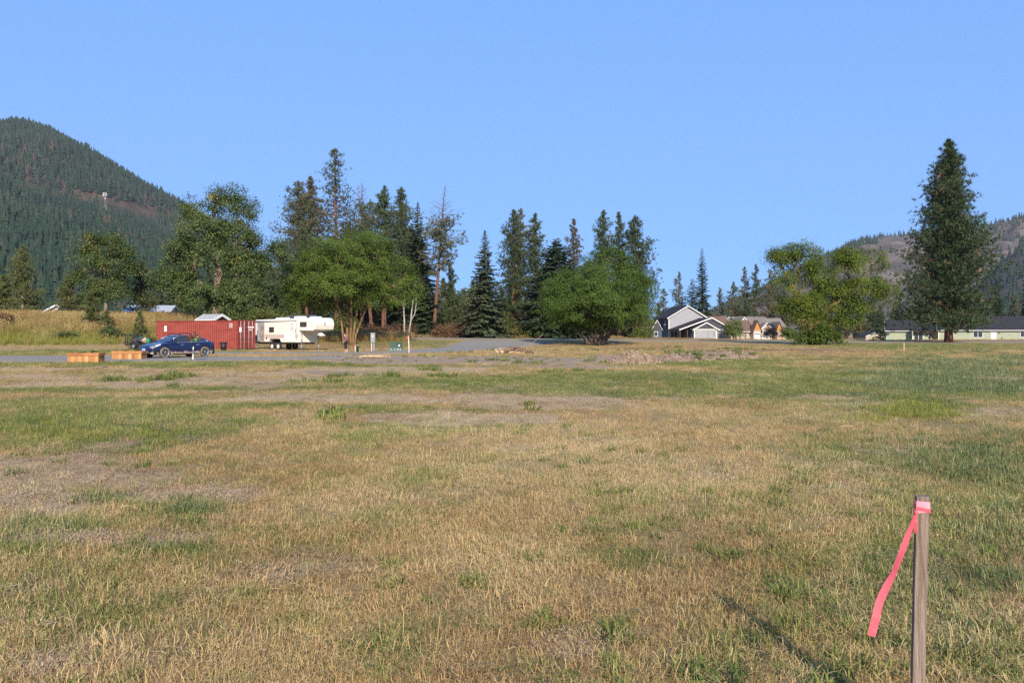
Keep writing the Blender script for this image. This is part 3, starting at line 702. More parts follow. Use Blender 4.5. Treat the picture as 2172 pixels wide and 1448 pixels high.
def conifer(seed, H, r0, base, rmax, prof, nb, kind, dens=1.0, lean=(0, 0), dead=0.0, tuftr=.42, special=0.0, nw=.085, up=.25, stubs=14, bend=.01, needle_n=9):
    """kind 'pine' (brushy tufts at branch ends) or 'fir' (flat drooping sprays). prof(t): relative radius, t=0 crown base .. 1 top"""
    r_ = np.random.default_rng(seed)
    k = 12; hz = np.linspace(0, 1, k)
    ax = np.c_[lean[0]*hz+np.cumsum(r_.normal(0, bend, k))*H*.12*hz, lean[1]*hz+np.cumsum(r_.normal(0, bend, k))*H*.12*hz, hz*H]
    axis = lambda z: np.array([np.interp(z, ax[:, 2], ax[:, 0]), np.interp(z, ax[:, 2], ax[:, 1]), z])
    tb = MB(); rad = r0*(1-hz*.94)**.9; rad[0] *= 1.25; tb.tube([(p[0], p[1], p[2]-.3*(i == 0)) for i, p in enumerate(ax)], rad, 9)
    CN = []; DD = []; LL = []; WW = []; TT = []; LC = []; LD = []; LN = []; LS = []; LT = []
    live_top = H*(1-dead)
    for b in range(nb):
        t = (b+r_.random())/nb; z = base+(H*.995-base)*t**.92
        if kind == 'pine':
            az = r_.random()*6.283
        else: az = b*2.399+r_.normal(0, .35)
        rr = rmax*prof((z-base)/(H-base))*(r_.uniform(.68, 1.12) if kind == 'fir' else r_.uniform(.5, 1.22))
        if rr < .12: rr = .12+.15*r_.random()
        p0 = axis(z); o = np.array([math.cos(az), math.sin(az), 0])
        if kind == 'pine':
            el = (-.15+.75*t+r_.normal(0, .13)); m = 6; s = np.linspace(0, 1, m)
            P = p0+o*(s*rr*math.cos(el*.6))[:, None]; P[:, 2] += rr*(math.sin(el*.6)*s+up*s**2.2)
            P[1:] += r_.normal(0, .04*rr, (m-1, 3))
        else:
            m = 6; s = np.linspace(0, 1, m); P = p0+o*(s*rr)[:, None]; P[:, 2] += rr*(.30*(t-.25)*s - (.42-.30*t)*s**1.6 + .16*s**4)
            P[1:] += r_.normal(0, .018*rr, (m-1, 3))
        tb.tube(P, np.linspace(max(.018, min(.11, rr*.018+.01)), .012, m), 3, False)
        if z > live_top:
            for q in range(3):
                i = r_.integers(2, m); e = P[i]+(o+r_.normal(0, .6, 3))*rr*.3; tb.tube([P[i], e], [.02, .008], 3, False)
            continue
        tint = r_.random()
        if kind == 'pine':
            nt = max(4, int(rr*6.5*dens))
            for q in range(nt):
                s_ = r_.uniform(.10, 1.0)**.8; c = np.array([np.interp(s_, s, P[:, a]) for a in range(3)])
                lat = np.clip(r_.normal(0, 1, 3), -1.4, 1.4)*.27*rr*(.35+.5*(1-abs(s_-.6)))*np.array([1, 1, .42]); lat[2] += .10*rr*s_*r_.random()
                c = c+lat; dr = unit(o*.8+np.array([0, 0, .55])+r_.normal(0, .35, 3)); nn = needle_n
                v = unit(dr*.75+unit(r_.normal(size=(nn, 3)))*.95); sz = tuftr*r_.uniform(.7, 1.25)
                CN.append(c-dr*sz*.25+np.zeros((nn, 3))); DD.append(v); LL.append(sz*r_.uniform(.75, 1.15, nn)); WW.append(np.full(nn, nw)*r_.uniform(.7, 1.3, nn))
                tt = np.clip(tint*.4+r_.random()*.3+r_.random(nn)*.15, 0, .85)
                if special and r_.random() < special: tt = np.full(nn, .98)
                TT.append(tt)
        else:
            side = np.array([-o[1], o[0], 0]); ns = max(4, int(rr*5.5*dens)); q = (np.arange(ns)+.5+r_.random(ns)*.5)/ns
            c = np.stack([np.interp(q, s, P[:, a]) for a in range(3)], 1)
            for sg in (-1, 1, 0):
                wl_ = rr*(.44*(1-q)**.8+.09)*r_.uniform(.7, 1.2, ns)+.10
                if sg == 0: wl_ = wl_*.55
                dirv = unit(side*sg*(1.0)+o*(.75 if sg else 1.0)+np.array([0, 0, -.28 if sg else .05])+r_.normal(0, .16, (ns, 3)))
                LC.append(c+dirv*(wl_*.5)[:, None]-np.array([0, 0, .02])); LD.append(dirv)
                LN.append(unit(np.array([0, 0, 1.0])+o*.25+r_.normal(0, .3, (ns, 3)))); LS.append(np.c_[wl_, np.minimum(wl_*.42, .30)+.04])
                LT.append(np.clip(tint*.35+r_.random(ns)*.5, 0, .85))
            # hanging fringe
            hn = ns*2; qi = r_.integers(0, ns, hn); cc_ = c[qi]+side*(r_.uniform(-1, 1, hn)*rr*.3*(1-q[qi]))[:, None]
            dv = unit(np.array([0, 0, -.8])+o*.5+r_.normal(0, .35, (hn, 3))); hl = r_.uniform(.18, .42, hn)*min(1.3, .5+rr*.25)
            CN.append(cc_); DD.append(dv); LL.append(hl); WW.append(np.full(hn, .11)); TT.append(np.clip(tint*.35+r_.random(hn)*.3, 0, .8))
    for _ in range(stubs):
        z = base*(.25+.75*r_.random()); a = r_.random()*6.283; l = rmax*.28*r_.random()+.25; p = axis(z); tb.tube([p, p+np.array([math.cos(a)*l, math.sin(a)*l, -.12*l])], [.03, .01], 3, False)
    Vs = []; Fs = []; Ts = []; nv = 0
    if CN:
        V, Ft, T = needles(np.concatenate(CN), np.concatenate(DD), np.concatenate(LL), np.concatenate(WW), np.concatenate(TT)); Vs.append(V); Fs.append(Ft); Ts.append(T); nv = len(V)
    if LC:
        S2 = np.concatenate(LS); V, Fq, T = leaves(np.concatenate(LC), np.concatenate(LD), np.concatenate(LN), S2[:, 0], S2[:, 1], np.concatenate(LT)); Vs.append(V); Fs.append(Fq+nv); Ts.append(T)
    crown = np_mesh('crown', np.concatenate(Vs), Fs, tint=np.concatenate(Ts))
    me = tb.build('trunk', None); t = me.data; bpy.data.objects.remove(me)
    return crown, t

def hgt(px, d, top_py, base=None):
    """height of something standing at px, d whose top shows at top_py"""
    g = at(px, d); return EYE + (HY-top_py)*d/F - g.z
cone = lambda t: (1-t)**.85
col_ = lambda t: min(1, .35+t*2.2)*(1-t**2.6)**.8 if t < 1 else 0
round_ = lambda t: math.sqrt(max(0, 1-(2*t-.85)**2/1.4))*min(1, 3.2*(1-t)+.05)
bigp = lambda t: min(1, .80+t*.9)*(1-t)**.72

G_BACK = 'conifers behind the road'
# ---- big round trees on the lawn edge
def lawn_trees():
    d = 104; g = at(742, d); s = d/F
    L = lambda px, py, rx, ry, yo=0, ryd=None: ((px-742)*s, yo, EYE+(HY-py)*s-g.z, rx*s, (ryd or rx)*s, ry*s)
    lobes = [L(735,545,95,58),L(655,590,52,60,-1),L(820,590,62,62,.5),L(690,560,70,50,1.5),L(780,540,70,50,-1.5),L(740,605,90,45,-2.5),L(740,600,80,45,3),L(860,600,34,42,1),L(640,612,34,36,.5),L(700,620,60,36,-2),L(800,625,60,30,2),L(650,640,40,32,0),L(620,625,30,34,.4),L(690,650,40,26,1),L(850,635,36,30,.6),L(790,645,40,22,-1)]
    st = []
    for bx, tx, ty, r in ((-.75,-1.5,-.6,.15),(-.3,-.5,.8,.17),(.1,.4,-.9,.18),(.4,1.2,.3,.16),(.65,2.6,1.0,.12)):
        st.append([(bx,0,-.2,r*1.3),(bx*1.1,ty*.1,1.2,r),(bx+(tx-bx)*.35,ty*.4,3.0,r*.85),(bx+(tx-bx)*.75,ty*.8,5.0,r*.7),(tx,ty,6.6,r*.55)])
    c, t = broadleaf(41, lobes, st, 2300, 72, .155, .74, 130, outer=.55, gap=.385, flat=.36)
    place('maple_tree', 'broad green domed tree with golden trunks beside the camper trailer', g, c, t, lf_maple, bark_gold, 'round leafy trees on the lawn')
    d = 106; g = at(1262, d); s = d/F
    L = lambda px, py, rx, ry, yo=0, ryd=None: ((px-1262)*s, yo, EYE+(HY-py)*s-g.z, rx*s, (ryd or rx)*s, ry*s)
    lobes = [L(1285,575,62,44),L(1200,612,60,36,-.5),L(1340,610,50,50,.5),L(1262,620,90,50,-2),L(1180,650,40,34,-1),L(1345,660,42,38,-.6),L(1255,655,95,42,-3),L(1265,640,95,50,3),L(1210,680,50,26,-1.5),L(1310,688,45,24,-1),L(1285,548,36,22,0),L(1230,690,40,18,1)]
    st = []
    for bx, tx, ty, r in ((-.9,-3.2,-.5,.24),(-.5,-1.2,.8,.30),(0,.2,-.8,.28),(.5,1.6,.5,.30),(.9,2.9,-.4,.26),(1.1,3.6,.9,.2)):
        st.append([(bx,0,-.2,r*1.3),(bx*1.15,ty*.1,.6,r*1.05),(bx+(tx-bx)*.45,ty*.4,1.6,r*.85),(bx+(tx-bx)*.8,ty*.8,2.7,r*.7),(tx,ty,3.8,r*.5)])
    c, t = broadleaf(42, lobes, st, 2300, 72, .155, .74, 130, outer=.55, gap=.385, flat=.36)
    place('maple_tree', 'wide bright green tree with low dark spreading stems beside the driveway mouth', g, c, t, lf_maple2, bark_dark, 'round leafy trees on the lawn')
    d = 113; g = at(1722, d); s = d/F
    L = lambda px, py, rx, ry, yo=0, ryd=None: ((px-1722)*s, yo, EYE+(HY-py)*s-g.z, rx*s, (ryd or rx)*s, ry*s)
    lobes = [L(1690,550,52,36),L(1650,545,26,20),L(1712,582,32,36,-1),L(1670,600,36,30,-.5),L(1680,640,40,22,-1),L(1715,645,40,36,.5),L(1800,560,46,36,-.5),L(1790,542,24,20),L(1850,560,34,34,.4),L(1830,610,46,40,-.6),L(1872,625,24,36),L(1770,620,50,40,1.5),L(1800,650,46,22,.5),L(1850,660,26,24,0),L(1700,675,40,26,-.8),L(1735,682,30,22,.4),L(1660,655,28,22,0),L(1795,680,34,20,.6)]
    st = [[(0,0,-.2,.62),(.05,0,1.2,.5),(-.2,.1,2.8,.44),(-.9,.3,4.6,.34),(-1.8,.2,6.4,.24)],[(.1,0,2.2,.4),(.9,-.2,3.8,.32),(2.6,-.3,5.2,.26),(4.6,-.2,6.6,.2)],[(.2,.1,2.6,.3),(1.8,.6,4.0,.24),(4.0,.8,4.9,.16)]]
    c, t = broadleaf(43, lobes, st, 1900, 54, .19, .85, 120, special=.006, outer=.45, gap=.40, flat=.44)
    place('locust_tree', 'two-lobed yellow-green tree with one thick trunk standing near the right-hand road', g, c, t, lf_locust, bark_gold)
    # suckers round its foot
    lb = [(0,-.5,1.0,2.2,1.6,1.3),(-1.4,-.6,.7,1.6,1.3,1.0),(1.6,-.4,.8,1.9,1.4,1.1),(.4,-.8,1.8,1.2,1.0,.9)]
    c, t = broadleaf(44, lb, [[(0,-.5,-.1,.06),(0,-.5,.5,.04)]], 230, 36, .22, .55, 20)
    place('bush', 'dense green sucker bush around the foot of the two-lobed tree', g+Vector((0,-1.4,0)), c, t, lf_maple, bark_grey, cat='bush')
lawn_trees()

def left_trees():
    d = 97; g = at(458, d); s = d/F
    L = lambda px, py, rx, ry, yo=0: ((px-458)*s, yo, EYE+(HY-py)*s-g.z, rx*s, rx*s*1.05, ry*s)
    lobes = [L(405,450,20,36),L(460,430,26,32),L(497,435,24,40),L(530,455,14,22),L(430,480,52,40,-.6),L(490,490,46,46,.5),L(535,510,22,34),L(395,540,46,46),L(455,550,60,46,-1.2),L(515,560,46,46,.6),L(555,555,34,26,0),L(585,530,20,26,.4),L(390,600,46,38,-.6),L(350,595,26,26,.3),L(440,630,56,34,-1),L(510,620,46,36,0),L(475,665,44,22,-.6)]
    st = [[(0,0,-.3,.55),(.1,0,1.6,.46),(-.25,.1,3.4,.42),(.1,.2,5.2,.34),(0,.2,7.6,.26)],[(.0,.1,2.4,.30),(1.5,.3,4.0,.26),(2.2,.4,6.2,.20),(2.6,.3,8.4,.15)],[(0,0,3.0,.28),(-1.5,-.3,4.8,.24),(-2.4,-.2,7.0,.18)]]
    c, t = broadleaf(51, lobes, st, 2200, 50, .19, .75, 140, special=.02, outer=.4, gap=.36, flat=.46)
    place('cottonwood_tree', 'tall ragged dark green cottonwood rising behind the red container', g, c, t, lf_cotton, bark_grey)
    d = 108; g = at(224, d); s = d/F
    L = lambda px, py, rx, ry, yo=0: ((px-224)*s, yo, EYE+(HY-py)*s-g.z, rx*s, rx*s, ry*s)
    lobes = [L(210,515,26,26),L(240,515,22,26),L(265,540,28,26),L(180,550,32,28),L(225,560,48,36,-.8),L(280,575,22,26),L(165,590,26,26),L(225,605,50,34,.5),L(255,620,32,26,-.5),L(200,630,34,24)]
    c, t = broadleaf(52, lobes, [[(0,0,-.3,.30),(0,0,1.6,.25),(.1,.05,3.2,.2),(0,0,4.6,.15)]], 900, 48, .185, .7, 70, special=.03, outer=.4, gap=.36, flat=.46)
    place('cottonwood_tree', 'leafy cottonwood with yellow flecks standing alone on the grassy bank', g, c, t, lf_cotton, bark_grey)
    # pines and bushes on the bank
    for px, dd, top, seed, wid, cm, lab in (
        (48,112,520,61,46,nd_olive,'tall olive green pine at the far left edge of the bank'),
        (8,98,585,62,34,nd_olive,'short bushy pine cut by the left frame edge'),
        (146,112,585,63,38,nd_olive,'bushy pine just left of the lone bank cottonwood'),
        (302,112,553,64,36,nd_olive,'dark olive pine in front of the cream metal-roofed building'),
        (192,90,622,65,25,nd_olive,'thin young pine on the slope below the lone cottonwood'),
        (225,88,660,66,19,nd_olive,'very small young pine on the dry bank slope'),
        (297,82,660,67,20,nd_olive,'young green pine at the left end of the red container')):
        g = at(px, dd); H = hgt(px, dd, top); R = wid*dd/F
        nb = int(60+H*7)
        c, t = conifer(seed, H, .05+H*.016, H*.06, R, lambda t: (1-t)**.62*min(1, .6+t*2), nb, 'pine', dens=1.9 if R > 1.2 else 3.2, tuftr=.30 if R > 1.2 else .2, nw=.07 if R > 1.2 else .05, up=.3, stubs=0)
        place('pine_tree', lab, g, c, t, cm, bark_grey, 'pines on the grassy bank')
    for px, dd, lb, cm, lab, n in (
        (548,96,[(0,0,1.6,2.6,1.6,1.6),(-2,0,1.2,1.6,1.3,1.2),(1.8,.4,2.2,1.6,1.3,1.4),(.4,0,3.2,1.4,1.2,1.0)],lf_shrub,'leafy green thicket between the red container and the camper',260),
        (232,84,[(0,0,.6,1.0,.7,.8),(.5,0,.3,.8,.6,.5)],lf_cotton,'grey-green low shrub beside the utility trailer gate',90),
        (145,82,[(0,0,.5,.9,.7,.6),(-.8,.2,.4,.6,.5,.4)],lf_cotton,'low green shrub midway along the bank foot',70),
        (5,88,[(0,0,.7,1.2,.8,.7)],lf_rust,'dark brownish shrub on the bank at the left frame edge',70)):
        g = at(px, dd); c, t = broadleaf(int(px)+7, lb, [[(0,0,-.1,.07),(0,0,.4,.05)]], n, 34, .17 if n > 100 else .13, .6 if n > 100 else .4, 24, special=.03)
        place('bush', lab, g, c, t, cm, bark_grey, cat='bush')
left_trees()

def back_conifers():
    T = [ # px, d, top_py, radius px, crown-base fraction, kind, profile, material, label, opts
     (633,150,385,46,.18,'pine',col_,nd_grey,'leftmost tall grey-green pine behind the camper',dict(dens=1.15)),
     (658,154,374,34,.25,'pine',col_,nd_brown,'brownish narrow pine touching the leftmost tall pine',dict(dens=1.1)),
     (714,150,315,38,.42,'pine',col_,nd_pond,'tallest sparse pine with bare upper trunk above the domed tree',dict(dens=.40,tuftr=.5)),
     (768,158,388,34,.20,'pine',col_,nd_grey,'pine with a bare grey dead top behind the domed tree',dict(dens=1.0,dead=.15)),
     (815,152,393,42,.22,'pine',round_,nd_pond,'dense round-topped pine behind the domed tree',dict(dens=1.25)),
     (852,156,397,30,.22,'pine',col_,nd_pond,'dense narrow pine just right of the round-topped pine',dict(dens=1.3)),
     (886,142,428,50,.05,'fir',cone,nd_fir,'tall dark fir directly right of the domed tree',dict(dens=1.1)),
     (1027,130,487,46,.03,'fir',lambda t: (1-t)**.8,nd_spruce,'pointed pale spruce standing clear in the middle gap',dict(dens=1.05)),
     (1088,150,444,30,.14,'pine',col_,nd_pond,'tall dark pine right of the pointed spruce',dict(dens=1.2)),
     (1104,158,442,20,.40,'pine',col_,nd_grey,'thin sparse pine with bare trunk right of the pointed spruce',dict(dens=.8)),
     (1136,152,453,27,.20,'pine',col_,nd_pond,'narrow dense pine left of the broad blue fir',dict(dens=1.35)),
     (1180,136,505,76,.03,'fir',lambda t: (1-t)**.6,nd_fir,'broad dark blue-green fir behind the wide bright tree',dict(dens=1.0)),
     (1217,170,464,20,.25,'pine',col_,nd_brown,'thin brownish pine peeking above the broad fir',dict(dens=.9)),
     (1280,160,446,26,.2,'pine',col_,nd_pond,'left one of three dense pines above the wide bright tree',dict(dens=1.3)),
     (1313,162,450,17,.2,'pine',col_,nd_pond,'slim middle one of three pines above the wide bright tree',dict(dens=1.3)),
     (1350,156,457,36,.10,'pine',col_,nd_pond,'stout right one of three pines above the wide bright tree',dict(dens=1.35)),
     (955,140,560,34,.05,'pine',cone,nd_pond,'short full pine right of the leaning pine',dict(dens=1.2)),
     (900,136,585,42,.03,'fir',lambda t: (1-t)**.6,nd_fir,'low dense fir behind the bleached dead stems',dict(dens=1.0)),
     (560,150,560,40,.1,'pine',col_,nd_olive,'mid-height pine right of the ragged cottonwood',dict(dens=1.2)),
     (600,160,545,40,.1,'pine',col_,nd_pond,'mid-height dark pine left of the leftmost tall pine',dict(dens=1.2)),
     (670,165,500,40,.1,'pine',col_,nd_olive,'olive pine half hidden behind the left of the domed tree',dict(dens=1.2)),
     (740,170,470,40,.15,'pine',col_,nd_olive,'olive pine between the tallest pine and the dead-topped pine',dict(dens=1.1)),
     (870,168,480,40,.15,'pine',col_,nd_grey,'grey-green pine hidden behind the tall dark fir',dict(dens=1.1)),
     (985,175,640,34,.05,'pine',cone,nd_olive,'low far pine in the gap left of the pointed spruce',dict(dens=1.0)),
     (1062,165,630,34,.05,'pine',cone,nd_olive,'low far pine in the gap right of the pointed spruce',dict(dens=1.0)),
     (1245,172,560,40,.1,'pine',col_,nd_olive,'mid-height pine behind the crown of the wide bright tree',dict(dens=1.0)),
     (1362,168,590,26,.05,'pine',cone,nd_olive,'low pine at the right edge of the wide bright tree',dict(dens=1.1)),
    ]
    for i, (px, d, top, rp, bf, kind, prof, cm, lab, o) in enumerate(T):
        g = at(px, d); H = hgt(px, d, top); R = rp*d/F*1.34; bs = H*bf
        nb = int((H-bs)*(8.5 if kind == 'pine' else 10))
        c, t = conifer(500+i, H, .10+H*.0125, bs, R, prof, nb, kind, needle_n=8, nw=.10, **({'tuftr': .46, **o} if kind == 'pine' else o))
        place('pine_tree' if kind == 'pine' else 'fir_tree', lab, g, c, t, cm, bark_pine if kind == 'pine' else bark_dark, G_BACK)
    # leaning pine with a dead top
    d = 135; g = at(919, d); H = hgt(919, d, 392); s = d/F
    c, t = conifer(560, H, .34, H*.40, 40*s, lambda t: .25+.95*math.sin(min(1, t*1.25)*math.pi)**.8 if t < .8 else .55*(1-t)+.08, int(H*4.6), 'pine', dens=1.0, tuftr=.5, dead=.25, nw=.10, lean=(24*s, 0), stubs=26, needle_n=8)
    place('pine_tree', 'leaning red-trunked pine with a bare dead crown tip', g, c, t, nd_grey, bark_pine, G_BACK)
    # bare red pine trunks seen under the domed tree
    for k, (px, d, lab) in enumerate(((652,140,'straight red pine trunk rising behind the camper roof'),(790,138,'slanting red pine trunk right of the golden stems'),(812,146,'thinner red pine trunk behind the grey meter pedestal'))):
        g = at(px, d); c, t = conifer(570+k, 17+k, .33, 9.5, 2.6, col_, 60, 'pine', dens=1.0, nw=.1, stubs=20, lean=((-.6, 0), (-1.6, 0), (.2, 0))[k], needle_n=8)
        place('pine_tree', lab, g, c, t, nd_pond, bark_pine, G_BACK)
    # bleached dead stems
    for k, (px, d, H, bends, lab) in enumerate(((857,123,7.6,[(0,0),(.05,.3),(-.05,.6),(.2,1)],'straight bleached dead stem beside the road'),
                                              (866,123,8.2,[(0,0),(.35,.3),(.6,.6),(1.0,1)],'forked bleached dead stem beside the straight one'))):
        g = at(px, d); b = MB(); b.tube([(x, 0, z*H) for x, z in bends], [.14,.12,.09,.03], 6)
        if k: b.tube([(.35,0,H*.3),(.9,.1,H*.42),(1.15,.1,H*.62),(1.0,.1,H*.86)], [.09,.08,.06,.02], 5); b.tube([(.9,.1,H*.45),(1.5,.2,H*.55)], [.04,.01], 4)
        else: b.tube([(0,0,H*.55),(-.5,.1,H*.75)], [.05,.01], 4)
        e = empty('dead_tree', g, 0, lab, 'tree', 'bleached dead stems'); b.build('trunk', bark_white, e)
    # brush along the far road edge
    for k, (px, d, w, h, cm, lab) in enumerate((
        (790,128,5.0,1.7,lf_rust,'rusty brush thicket behind the meter pedestal'),(845,130,3.8,2.2,lf_rust,'reddish brush patch left of the dead stems'),(945,132,3.2,2.0,lf_rust,'rust-brown brush beneath the leaning pine'),
        (980,131,2.6,2.8,lf_rust,'tall brown dry bush left of the pointed spruce'),(1072,131,2.6,4.6,lf_shrub,'yellow-green shrub right of the pointed spruce'),(690,131,5,3.0,lf_shrub,'dark leafy thicket behind the camper nose'),
        (620,126,5,3.4,lf_shrub,'leafy thicket behind the camper roof'),(1120,134,3.2,2.4,lf_shrub,'low leafy shrub beside the broad dark fir'),(1362,142,2.4,2.2,lf_shrub,'low shrub at the right foot of the pine trio'),(730,133,4.5,3.2,lf_shrub,'shady thicket behind the golden stems'))):
        g = at(px, d); lb = [(0,0,h*.5,w*.5,1.4,h*.55),(-w*.35,.2,h*.35,w*.35,1.2,h*.42),(w*.35,-.2,h*.4,w*.35,1.2,h*.45)]
        c, t = broadleaf(600+k, lb, [[(0,0,-.1,.06),(0,0,h*.3,.04)]], int(60+w*22), 30, .20, .6, 26, special=.02)
        place('bush', lab, g, c, t, cm, bark_grey, 'brush along the far road edge', 'bush')
back_conifers()

def right_trees():
    d = 150; g = at(2012, d); H = hgt(2012, d, 296); s = d/F
    c, t = conifer(701, H, .64, H*.075, 104*s, lambda t: (min(1, .86+t*.6)*(1-t)**.72), 460, 'pine', dens=1.0, tuftr=.66, nw=.12, up=.22, special=.016, stubs=12, bend=.003, needle_n=9)
    place('ponderosa_pine', 'huge dark pyramidal pine standing before the pale green house', g, c, t, nd_big, bark_pine)
    T = [(1408,255,612,16,.1,'pine',col_,nd_grey,'faint small pine left of the grey gabled house'),
         (1440,250,577,19,.1,'pine',col_,nd_grey,'grey-green pine above the left roof end of the grey house'),
         (1468,245,590,30,.03,'fir',lambda t: (1-t)**.55,nd_fir,'rounded dark fir directly above the grey house ridge'),
         (1490,262,525,31,.05,'fir',lambda t: (1-t)**.72,nd_fir,'tallest layered fir behind the grey gabled house'),
         (1527,262,610,16,.1,'pine',col_,nd_grey,'thin pine right of the tallest layered fir'),
         (1556,258,598,22,.25,'pine',col_,nd_olive,'olive pine with bare trunk behind the brown-roofed house'),
         (1580,264,566,18,.1,'pine',col_,nd_grey,'pointed grey pine behind the brown-roofed house'),
         (1603,260,560,20,.15,'pine',col_,nd_pond,'dark-topped tall pine behind the brown-roofed house'),
         (1632,262,572,26,.12,'pine',col_,nd_brown,'browning broad pine left of the two-lobed tree'),
         (1585,252,640,22,.1,'pine',col_,nd_pond,'short pine with bare stem above the second brown roof'),
         (1660,255,630,26,.05,'pine',cone,nd_brown,'low brownish pine behind the two-lobed tree'),
         (1700,262,640,26,.05,'pine',cone,nd_olive,'low olive pine behind the two-lobed tree trunk'),
         (1792,232,655,24,.05,'pine',col_,nd_brown,'greyish scruffy pine right of the two-lobed tree'),
         (1825,236,640,24,.05,'pine',col_,nd_olive,'scruffy olive pine left of the pale shed'),
         (1868,205,650,24,.02,'fir',lambda t: (1-t)**.5,nd_fir,'small round spruce at the left end of the pale green house'),
         (1905,230,600,22,.05,'fir',lambda t: (1-t)**.6,nd_fir,'dark fir behind the left end of the pale green house'),
         (2112,222,578,34,.03,'fir',lambda t: (1-t)**.7,nd_fir,'pointed fir behind the roof right of the huge pine'),
         (2070,226,610,30,.03,'fir',lambda t: (1-t)**.7,nd_fir,'fir half hidden behind the huge pine right side'),
         (2150,228,625,26,.03,'pine',col_,nd_grey,'grey pine above the right end of the house roof'),
         (2176,215,555,22,.05,'fir',lambda t: (1-t)**.7,nd_fir,'dark fir cut by the right frame edge'),
         (2000,232,640,30,.03,'pine',col_,nd_grey,'grey pine behind the huge pine trunk')]
    for i, (px, d, top, rp, bf, kind, prof, cm, lab) in enumerate(T):
        g = at(px, d); H = hgt(px, d, top); R = rp*d/F; bs = H*bf
        nb = int((H-bs)*(4.6 if kind == 'pine' else 6.0))
        c, t = conifer(720+i, H, .08+H*.012, bs, R, prof, nb, kind, dens=.95, tuftr=.55, nw=.14, needle_n=7, stubs=8)
        place('pine_tree' if kind == 'pine' else 'fir_tree', lab, g, c, t, cm, bark_pine if kind == 'pine' else bark_dark, 'far conifers behind the houses')
    for k, (px, d, lb, cm, lab, n) in enumerate((
        (1556,196,[(0,0,2.6,2.0,1.8,2.2),(-.8,0,1.6,1.6,1.4,1.4),(.9,.2,1.9,1.6,1.4,1.5)],lf_willow,'pale green round ornamental tree in front of the brown-roofed house',300),
        (1634,198,[(0,0,2.0,1.2,1.1,1.8),(-.9,0,1.3,.8,.8,1.2),(.9,0,1.5,.8,.8,1.4)],lf_plum,'dark plum-leaved shrub in front of the taupe-roofed house',150),
        (1668,188,[(0,0,1.6,1.8,1.6,1.6),(1.4,0,1.2,1.4,1.3,1.1)],lf_maple,'green shrub left of the two-lobed tree foot',160))):
        g = at(px, d); c, t = broadleaf(760+k, lb, [[(0,0,-.1,.1),(0,0,.8,.07),(0,0,1.4,.05)]], n, 28, .22, .55, 30)
        place('shrub', lab, g, c, t, cm, bark_grey, cat='shrub')
right_trees()

# ---- shaded wood closing the gaps far behind
def far_wood():
    r_ = np.random.default_rng(77); pr = []
    for k, (kd, m) in enumerate((('fir', nd_fir), ('pine', nd_pond), ('pine', nd_olive), ('fir', nd_spruce))):
        c, t = conifer(900+k, 11, .14, .3, 2.3, (lambda t: (1-t)**.6) if kd == 'fir' else col_, 110, kd, dens=1.0, tuftr=.5, nw=.13, needle_n=7, stubs=0)
        c.materials.append(m); bpy.data.meshes.remove(t); pr.append(bpy.data.objects.new('wood', c))
    P = []
    for n, a, b, d0, d1 in ((160, 500, 1372, 168, 205), (70, 1380, 1930, 275, 300), (40, 330, 620, 135, 165), (26, 1900, 2260, 235, 260)):
        for _ in range(n):
            d = r_.uniform(d0, d1); px = r_.uniform(a, b); x = (px-CX)/F*d; P.append((x, d, tz(x, d)-.3))
    P = np.array(P); tag(scatter('forest', P, r_.uniform(.6, 1.15, len(P)), r_.integers(0, 4, len(P)), np.zeros(len(P)), pr, tilt=.02, seed=12), 'shaded far wood closing the gaps behind the roadside trees', 'forest', kind='stuff')
far_wood()
# ------------------------------------------------------------------ painted materials
white_m = mat('white_paint', (.62,.61,.58), .5, var=.05)
black_m = mat('black_plastic', (.018,.018,.019), .5, var=.2)
rubber_m = mat('tyre_rubber', (.022,.021,.020), .85, var=.2)
dusty_rubber = mat('dusty_tyre_rubber', (.20,.165,.13), .95, (.10,.085,.07), scale=9)
steel_m = mat('dull_steel', (.32,.33,.34), .45, metal=.7, var=.15)
alum_m = mat('bright_trim', (.62,.63,.65), .3, metal=.8, var=.05)
dark_steel = mat('dark_painted_steel', (.035,.033,.032), .55, var=.25, scale=9)
glass_m = glass('dark_window_glass')
glass_b = glass('tinted_car_glass', (.022,.028,.036), .04)

